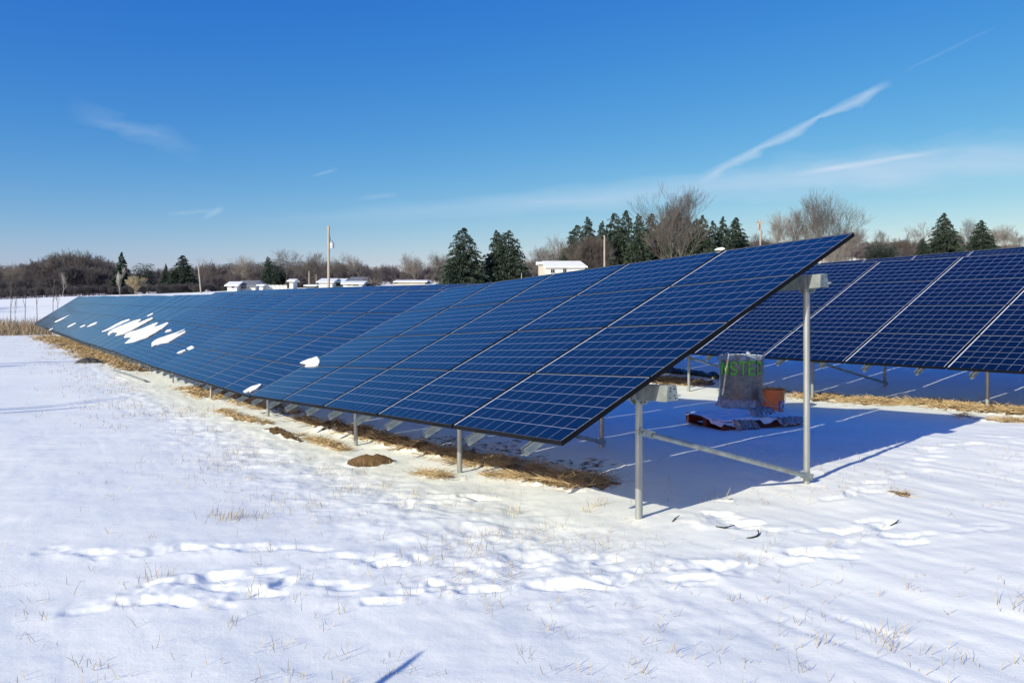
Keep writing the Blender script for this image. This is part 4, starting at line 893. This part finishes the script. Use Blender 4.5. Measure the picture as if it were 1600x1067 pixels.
bare_tree('apple_tree', 1312, 372, 95, 'small yellowish bare tree between the panel tip and the second row', G_b, 10, M_barkpale, wide=1.0, levels=5, L0=0.3, spread=0.8, up=0.1, r0=0.03, kids=3)
SK = [(445, 385, 145, 0.55, 'bare tree rising above the white fence'), (374, 397, 180, 0.9, 'rounded bare tree above the small white house'), (318, 400, 175, 0.7, 'bare tree right of the leaning pole'),
      (485, 391, 170, 0.6, 'bare tree left of the tall utility pole'), (564, 392, 175, 0.6, 'bare tree over the grey roofed barn'), (530, 396, 180, 0.5, 'thin bare tree right of the tall utility pole'),
      (628, 394, 180, 0.5, 'thin bare tree over the long low building'), (648, 392, 170, 0.5, 'slender bare tree right of the long low building'), (676, 390, 165, 0.6, 'bare tree left of the large spruce pair'), (690, 392, 175, 0.5, 'bare tree touching the large left spruce'),
      (868, 362, 165, 0.8, 'bare tree behind the white house'), (850, 375, 175, 0.8, 'low bare tree left behind the white house'), (884, 372, 170, 0.6, 'bare tree between the white house and the bare bush'),
      (1332, 355, 150, 0.6, 'bare tree right behind the panel tip'), (1385, 354, 140, 0.5, 'slim bare tree above the low junipers'), (1412, 362, 150, 0.9, 'bare tree left of the large right hand spruce'), (1445, 345, 160, 0.9, 'broad bare tree left of the large right hand spruce'),
      (1500, 345, 160, 0.7, 'bare tree between the two right hand spruces'), (1515, 338, 165, 0.6, 'tall bare tree between the two right hand spruces'), (1560, 350, 150, 0.8, 'bare tree right of the last spruce'), (1590, 358, 160, 0.8, 'bare tree at the right edge of the skyline'), (1188, 360, 170, 0.7, 'bare tree behind the utility pole with crossarm'),
      (112, 384, 165, 0.8, 'highest bare tree crown of the left wood'), (132, 388, 165, 0.8, 'second high bare crown of the left wood'), (55, 404, 168, 0.8, 'bare crown above the left wood near the edge'), (18, 408, 168, 0.8, 'bare crown at the left edge of the wood')]
for k, (px, yt, Yd, wd, lb) in enumerate(SK): bare_tree('bare_tree', px, yt, Yd, lb, G_b, 20+k, (M_bark, M_barkpale, M_bark)[k % 3], wide=0.75+0.35*wd, levels=5, L0=0.28, spread=0.65, up=0.22, r0=0.012, kids=3 if k % 2 else 2, multi=1+k % 2, ratio=0.77)
bare_tree('bare_tree', 188, 415, 120, 'pale slim tree in front of the narrow dark spruce', G_b, 61, M_birch, wide=0.7, levels=4, L0=0.35, spread=0.5, up=0.4, r0=0.012)
bare_tree('bare_tree', 97, 425, 130, 'pale forked trunk at the edge of the left wood', G_b, 62, M_birch, wide=0.6, levels=3, L0=0.4, spread=0.5, up=0.4, r0=0.016)
bare_tree('bare_bush', 212, 430, 128, 'pale tan bush right of the narrow dark spruce', G_b, 63, M_grass, wide=1.1, levels=5, L0=0.3, spread=0.6, up=0.3, r0=0.012, multi=3)
SAP = [(17, 436, 516, 'leaning sapling, leftmost at the field edge'), (24, 462, 512, 'thin second sapling at the field edge'), (39, 440, 518, 'straight sapling in the middle of the field edge group'), (58, 432, 504, 'tallest sapling with forked top at the field edge'), (83, 434, 492, 'sapling second from the right at the field edge'), (90, 450, 486, 'short sapling next to the far end of the front row')]
for k, (px, yt, yb, lb) in enumerate(SAP):
    bare_tree('sapling', px, yt, 78+k*1.5, lb, 'saplings at the field edge', 80+k, M_bark, M_twig, wide=0.5, levels=3, L0=0.55, spread=0.6, up=0.4, r0=0.02, kids=2, ratio=0.42, crook=0.06)
# slim trees left of the viewer's field, known by the long shadows they lay across the snow
def shadow_tree(tip, H, lab, seed, wide, **kw):
    tx_, ty_ = ground_pt(*tip); d_ = H/math.tan(SUN_EL); x, y = tx_-d_*math.cos(SUN_AZ), ty_-d_*math.sin(SUN_AZ); z = hz(x, y)
    S = grow(seed, **kw); root = empty('bare_tree', (x, y, z)); root.scale = (H*wide, H*wide, H); tag(root, lab, 'tree', 'slim trees beside the open snow')
    lo = [q for q in S if q[4] < 1]; hi = [q for q in S if q[4] >= 1]
    V, Q = seg_arrays(lo, 0.006); link('trunk', mesh_np('trunk', V, Q, [M_bark]), root); V, Q = seg_arrays(hi, 0.0016); link('crown', mesh_np('crown', V, Q, [M_bark]), root)
shadow_tree((245, 620), 9.5, 'slim bare tree throwing the nearest long shadow across the left snow', 501, 0.5, levels=3, L0=0.6, spread=0.35, up=0.8, r0=0.016, kids=2, ratio=0.5, crook=0.05)
shadow_tree((150, 632), 8.0, 'second slim bare tree whose shadow runs beside the nearest one', 502, 0.45, levels=3, L0=0.6, spread=0.35, up=0.8, r0=0.012, kids=2, ratio=0.5, crook=0.05)
shadow_tree((140, 562), 10.0, 'slim bare tree throwing the farther shadow towards the dark rag', 503, 0.6, levels=4, L0=0.5, spread=0.4, up=0.7, r0=0.015, kids=2, ratio=0.6, crook=0.05)
shadow_tree((120, 568), 9.0, 'slim bare tree beside the one shading the dark rag', 504, 0.6, levels=4, L0=0.5, spread=0.4, up=0.7, r0=0.014, kids=2, ratio=0.6, crook=0.05)
shadow_tree((95, 478), 13.0, 'distant bare tree shading the snow beyond the field edge', 505, 0.9, levels=4, L0=0.35, spread=0.6, up=0.4, r0=0.02, kids=3, ratio=0.75)
shadow_tree((60, 484), 12.0, 'second distant bare tree shading the snow beyond the field edge', 506, 0.9, levels=4, L0=0.35, spread=0.6, up=0.4, r0=0.02, kids=3, ratio=0.75)
# distant woods: each reads as one mass
def wood(name, spec, mt, label, seed, brush=0):
    rs = np.random.default_rng(seed); tm = [seg_arrays(grow(300+seed*10+k, levels=5, L0=0.22, spread=0.6, up=0.35, r0=0.011, kids=3, ratio=0.76, multi=1+(k % 2)), 0.0028) for k in range(4)]
    Vs, Qs, off = [], [], 0
    tb = [seg_arrays(grow(900+k, levels=4, L0=0.16, spread=0.7, up=0.25, r0=0.010, kids=3, ratio=0.8, multi=6), 0.006) for k in range(2)]
    for (x0, x1, n, prof, Ya, Yb) in spec:
        for i in range(n):
            px = x0+(x1-x0)*(i+rs.random())/n; Yd = rs.uniform(Ya, Yb); yt = np.interp(px, [p[0] for p in prof], [p[1] for p in prof])+abs(rs.normal(0, 5)); x, y, z = ground_at(px, Yd); H = max(htop(yt, Yd)-z, 1.5)
            V, Q = tm[rs.integers(4)] if Yb-Ya != 7 else tb[rs.integers(2)]; a = rs.uniform(0, 6.28); w_ = H*rs.uniform(0.8, 1.15)
            W2 = V.copy(); c, s = math.cos(a), math.sin(a); W2[:, 0] = (V[:, 0]*c-V[:, 1]*s)*w_+x; W2[:, 1] = (V[:, 0]*s+V[:, 1]*c)*w_+y; W2[:, 2] = V[:, 2]*H+z; Vs.append(W2); Qs.append(Q+off); off += len(V)
    o = link(name, mesh_np(name, np.concatenate(Vs), np.concatenate(Qs), [mt])); tag(o, label, 'wood', kind='stuff')
LP = [(-80, 412), (0, 410), (40, 410), (60, 404), (90, 393), (112, 388), (140, 390), (160, 402), (185, 414), (230, 424), (330, 424)]
wood('wood', [(-80, 185, 62, LP, 165, 200), (-80, 215, 60, [(p[0], p[1]+22) for p in LP], 150, 162), (-80, 330, 150, [(-80, 449), (300, 440)], 141, 148)], M_wood, 'dense dark bare wood on the left skyline', 1)
MP = [(180, 424), (250, 415), (330, 408), (420, 408), (500, 408), (560, 406), (620, 412), (700, 408), (820, 402), (900, 398)]
wood('wood', [(180, 900, 120, MP, 185, 225), (200, 900, 90, [(p[0], p[1]+14) for p in MP], 168, 184)], M_woodmid, 'long grey brown bare wood across the middle skyline', 2)
RP = [(1150, 372), (1240, 372), (1330, 372), (1400, 376), (1450, 372), (1520, 374), (1560, 378), (1700, 384)]
wood('wood', [(1170, 1720, 95, RP, 160, 195), (1170, 1720, 60, [(p[0], p[1]+10) for p in RP], 140, 158), (880, 1180, 30, [(880, 385), (1180, 372)], 160, 180)], M_woodmid, 'bare brush and wood along the right skyline', 3)
def pine_belt():
    rs = np.random.default_rng(5); Vs, Qs, off = [], [], 0; tm = [conifer_arrays(200+k, 1500, pine=True) for k in range(3)]
    for i in range(46):
        px = rs.uniform(300, 545); Yd = rs.uniform(230, 250); x, y, z = ground_at(px, Yd); H = htop(np.interp(px, [300, 345, 400, 480, 545], [416, 411, 409, 408, 409])+abs(rs.normal(0, 2)), Yd)-z; V, Q = tm[rs.integers(3)]; W2 = V*[H*0.8, H*0.8, H]+[x, y, z]; Vs.append(W2); Qs.append(Q+off); off += len(V)
    o = link('pine_belt', mesh_np('pine_belt', np.concatenate(Vs), np.concatenate(Qs), [M_needleb])); tag(o, 'far belt of dark pines behind the houses', 'wood', kind='stuff')
pine_belt()

# ------------------------------------------------------------------ poles
def pole(px, ytop, Yd, wpx, label, lean=0, xf=None, arm=False, name='utility_pole', capc=None):
    x, y, z = ground_at(px, Yd); H = htop(ytop, Yd)-z; r = wpx/F*Yd/2; root = empty(name, (x, y, z)); tag(root, label, 'pole', 'poles on the skyline')
    t = MB(); t.tube([(lean*0, 0, 0), (lean, 0, H)], [r, r*0.75], 10); link('shaft', t.mesh('shaft', [M_pole], True), root)
    if xf:
        s_ = MB(); zc = H-(xf[1]-ytop)/F*Yd; dx = xf[0]/F*Yd; s_.tube([(dx, 0, zc-0.5), (dx, 0, zc+0.35), (dx, 0, zc+0.45)], [xf[3] if len(xf) > 3 else 0.30, xf[3] if len(xf) > 3 else 0.30, 0.15], 14); s_.tube([(0, 0, zc), (dx, 0, zc)], 0.06, 6); link('transformer', s_.mesh('transformer', [simple('transformer_paint', xf[2], None, 0.4)], True), root)
        k = MB(); k.tube([(dx, 0, zc+0.4), (dx, 0, zc+0.75)], 0.05, 6); k.tube([(0.15, 0, H-1.6), (0.32, 0, H-1.9), (0.15, 0, H-2.3)], 0.04, 5); link('insulator', k.mesh('insulator', [M_dark], True), root)
    if arm:
        a = MB(); a.box((-0.1, 0, H-0.5 if arm == 1 else H-0.1), (arm*1.4, 0.12, 0.12))
        for q_ in (-0.5, 0.5): a.tube([(q_, 0, H-0.45), (q_, 0, H-0.15)], 0.04, 6)
        link('crossarm', a.mesh('crossarm', [M_pole]), root)
    return root
pole(513.5, 354, 125, 4.4, 'tall pale utility pole with a grey transformer near its top', xf=(5.5, 383, (0.5, 0.53, 0.56)), arm=0.5)
pole(314, 412, 130, 2.4, 'slender leaning pole left of the small white house', lean=-0.45, name='lamp_pole')
pole(483, 424, 140, 1.8, 'short pole left of the tall utility pole', name='lamp_pole'); pole(494, 428, 142, 1.2, 'thinnest short pole left of the tall utility pole', name='lamp_pole')
pole(944.5, 368, 105, 3.2, 'plain bare wooden pole before the spruce row', name='bare_pole'); pole(1188, 343, 120, 2.6, 'utility pole with crossarm and small transformer on the right', xf=(-3, 354, (0.34, 0.29, 0.30), 0.2), arm=1)
pole(815, 427, 60, 1.5, 'short white vent post left of the white house', name='vent_post')

# ------------------------------------------------------------------ buildings
def house(px0, px1, ybase, yeave, yridge, Yd, label, wall=M_white, roof=M_roofsnow, depth=6, inset=0.0, wins=(), name='house', rz=0, gable_left=True, door=None, chimney=None):
    xa, xb = pix_at(px0, Yd), pix_at(px1, Yd); W_ = xb-xa; x, y = (xa+xb)/2, Yd+depth/2; z = hz((xa+xb)/2, Yd)-0.3; he = htop(yeave, Yd)-z; hr = htop(yridge, Yd)-z
    root = empty(name, (x, y, z), rz); tag(root, label, 'building', 'buildings on the skyline')
    b = MB(); w2 = W_/2; d2 = depth/2; b.add([(-w2, -d2, 0), (w2, -d2, 0), (w2, d2, 0), (-w2, d2, 0), (-w2, -d2, he), (w2, -d2, he), (w2, d2, he), (-w2, d2, he), (-w2, 0, hr-0.05), (w2, 0, hr-0.05)],
        [(0, 1, 5, 4), (2, 3, 7, 6), (0, 4, 8, 7, 3), (1, 2, 6, 9, 5)]); link('wall', b.mesh('wall', [wall]), root)
    r = MB(); o_ = 0.35; t = 0.16; i_ = inset*W_
    A = [(-w2-o_, -d2-o_, he-0.08), (w2+o_, -d2-o_, he-0.08), (w2+o_-i_, 0, hr), (-w2-o_, 0, hr), (-w2-o_, d2+o_, he-0.08), (w2+o_, d2+o_, he-0.08)]
    vs = A+[(p[0], p[1], p[2]+t) for p in A]; r.add(vs, [(6, 7, 8, 9), (9, 8, 11, 10), (0, 3, 2, 1), (3, 4, 5, 2), (0, 1, 7, 6), (1, 2, 8, 7), (2, 5, 11, 8), (5, 4, 10, 11), (4, 3, 9, 10), (3, 0, 6, 9)]); rf_ = link('roof', r.mesh('roof', [roof]), root)
    for (wx0, wx1, wy0, wy1) in wins:
        a0, a1 = pix_at(wx0, Yd)-x, pix_at(wx1, Yd)-x; z0, z1 = htop(wy1, Yd)-z, htop(wy0, Yd)-z
        f = MB(); f.box(((a0+a1)/2, -d2-0.02, (z0+z1)/2), (a1-a0+0.12, 0.05, z1-z0+0.12)); wo = link('window', f.mesh('window', [M_white]), root)
        g = MB(); mw = (a1-a0)/2
        for q_ in (-1, 1): g.box(((a0+a1)/2+q_*mw*0.52, -d2-0.055, (z0+z1)/2), (mw*0.85, 0.03, z1-z0))
        link('pane', g.mesh('pane', [M_glass]), wo)
    if door:
        a0, a1 = pix_at(door[0], Yd)-x, pix_at(door[1], Yd)-x; z0, z1 = htop(door[3], Yd)-z, htop(door[2], Yd)-z; f = MB(); f.box(((a0+a1)/2, -d2-0.03, (z0+z1)/2), (a1-a0, 0.06, z1-z0)); link('door', f.mesh('door', [M_dark]), root)
    if chimney:
        c = MB(); c.box((chimney, 0.3, hr+0.4), (0.5, 0.5, 1.2)); link('chimney', c.mesh('chimney', [M_grey]), rf_)
    return root
house(853, 914, 432, 417.5, 408, 112, 'white house with a snowy roof and two small double windows', depth=5.5, inset=0.14, wins=((860.5, 866.5, 421, 426.5), (879.5, 885, 420, 425.5)))
house(842, 853, 432, 412, 409.5, 114, 'weathered tan lean-to at the left end of the white house', wall=M_cream, depth=3.0, name='shed')
house(355, 370, 452, 446.5, 441, 128, 'small white porch gable left of the grey roofed house', depth=4, name='porch', rz=R(90) if False else 0, wins=((362, 366, 447, 450),))
house(370, 399, 452, 446.5, 439, 130, 'small white house with a partly snowy grey roof', roof=M_grey, depth=6, wins=((377, 385, 448, 451),), inset=0.1)
house(405, 410.5, 452, 445.8, 445.4, 126, 'small white shed at the left end of the white fence', depth=2, name='shed')
house(452, 458, 450, 439.5, 437, 132, 'tiny white gabled hut right of the bare tree', depth=2.5, name='hut')
house(498, 519, 448, 441, 435.5, 134, 'white gabled garage behind the tall utility pole', depth=7, name='garage')
house(519, 535, 448, 440.5, 435.8, 137, 'open fronted barn with a snowy roof right of the tall pole', depth=6, name='barn', door=(520, 533, 442, 447))
house(536, 566, 448, 443.5, 440, 134, 'low white building with a long snowy roof', depth=5, name='low_shed', wins=((542, 549, 444.5, 446),), door=(551, 560, 445, 446.5))
house(545, 573, 446, 440, 433, 150, 'dark roofed house with snow along its ridge', wall=M_cream, roof=M_grey, depth=8, inset=0.25, chimney=0.0)
house(618, 664, 444, 440.6, 438.2, 140, 'long low building with a flat snowy roof', wall=M_cream, depth=6, name='long_shed', door=(618.5, 621, 440.5, 443))
house(478, 492, 449, 446.5, 445.5, 138, 'row of low snowy sheds left of the white garage', wall=M_grey, depth=4, name='shed')
# white fence
def fence():
    Yd = 127; xa, xb = pix_at(411, Yd), pix_at(448, Yd); x, y, z = ground_at(429, Yd); root = empty('fence', (x, y, z)); tag(root, 'pale solid board fence left of the tall bare tree', 'fence'); n = 6
    for k in range(n+1):
        b = MB(); b.box((xa+(xb-xa)*k/n-x, 0, 0.45), (0.12, 0.12, 1.2)); link('fence_post', b.mesh('fence_post', [M_white]), root)
    zt = htop(445.2, Yd)-z
    for k in range(n):
        b = MB(); c = xa+(xb-xa)*(k+0.5)/n-x
        for j in range(4): b.box((c+((j+0.5)/4-0.5)*((xb-xa)/n-0.14), 0.0, zt/2), ((xb-xa)/n/4-0.05, 0.04, zt))
        link('fence_panel', b.mesh('fence_panel', [M_white]), root)
fence()
# snow capped rubble and low dark cars would be guesswork; the pile beside the dark house is a brush heap
def heap(px, ytop, Yd, wpx, label):
    x, y, z = ground_at(px, Yd); H = htop(ytop, Yd)-z; W_ = wpx/F*Yd; rs = random.Random(int(px)); b = MB()
    for k in range(160):
        p = Vector((rs.gauss(0, W_*0.25), rs.gauss(0, 1.0), rs.random()*H*0.6)); d = Vector((rs.gauss(0, 1), rs.gauss(0, 1), rs.gauss(0.2, 0.5))).normalized(); b.tube([p, p+d*rs.uniform(0.6, 1.6)], 0.04, 4)
    o = link('brush_heap', b.mesh('brush_heap', [M_bark])); o.location = (x, y, z); tag(o, label, 'brush heap')
heap(582, 439, 140, 16, 'heap of brush at the right end of the dark roofed house')
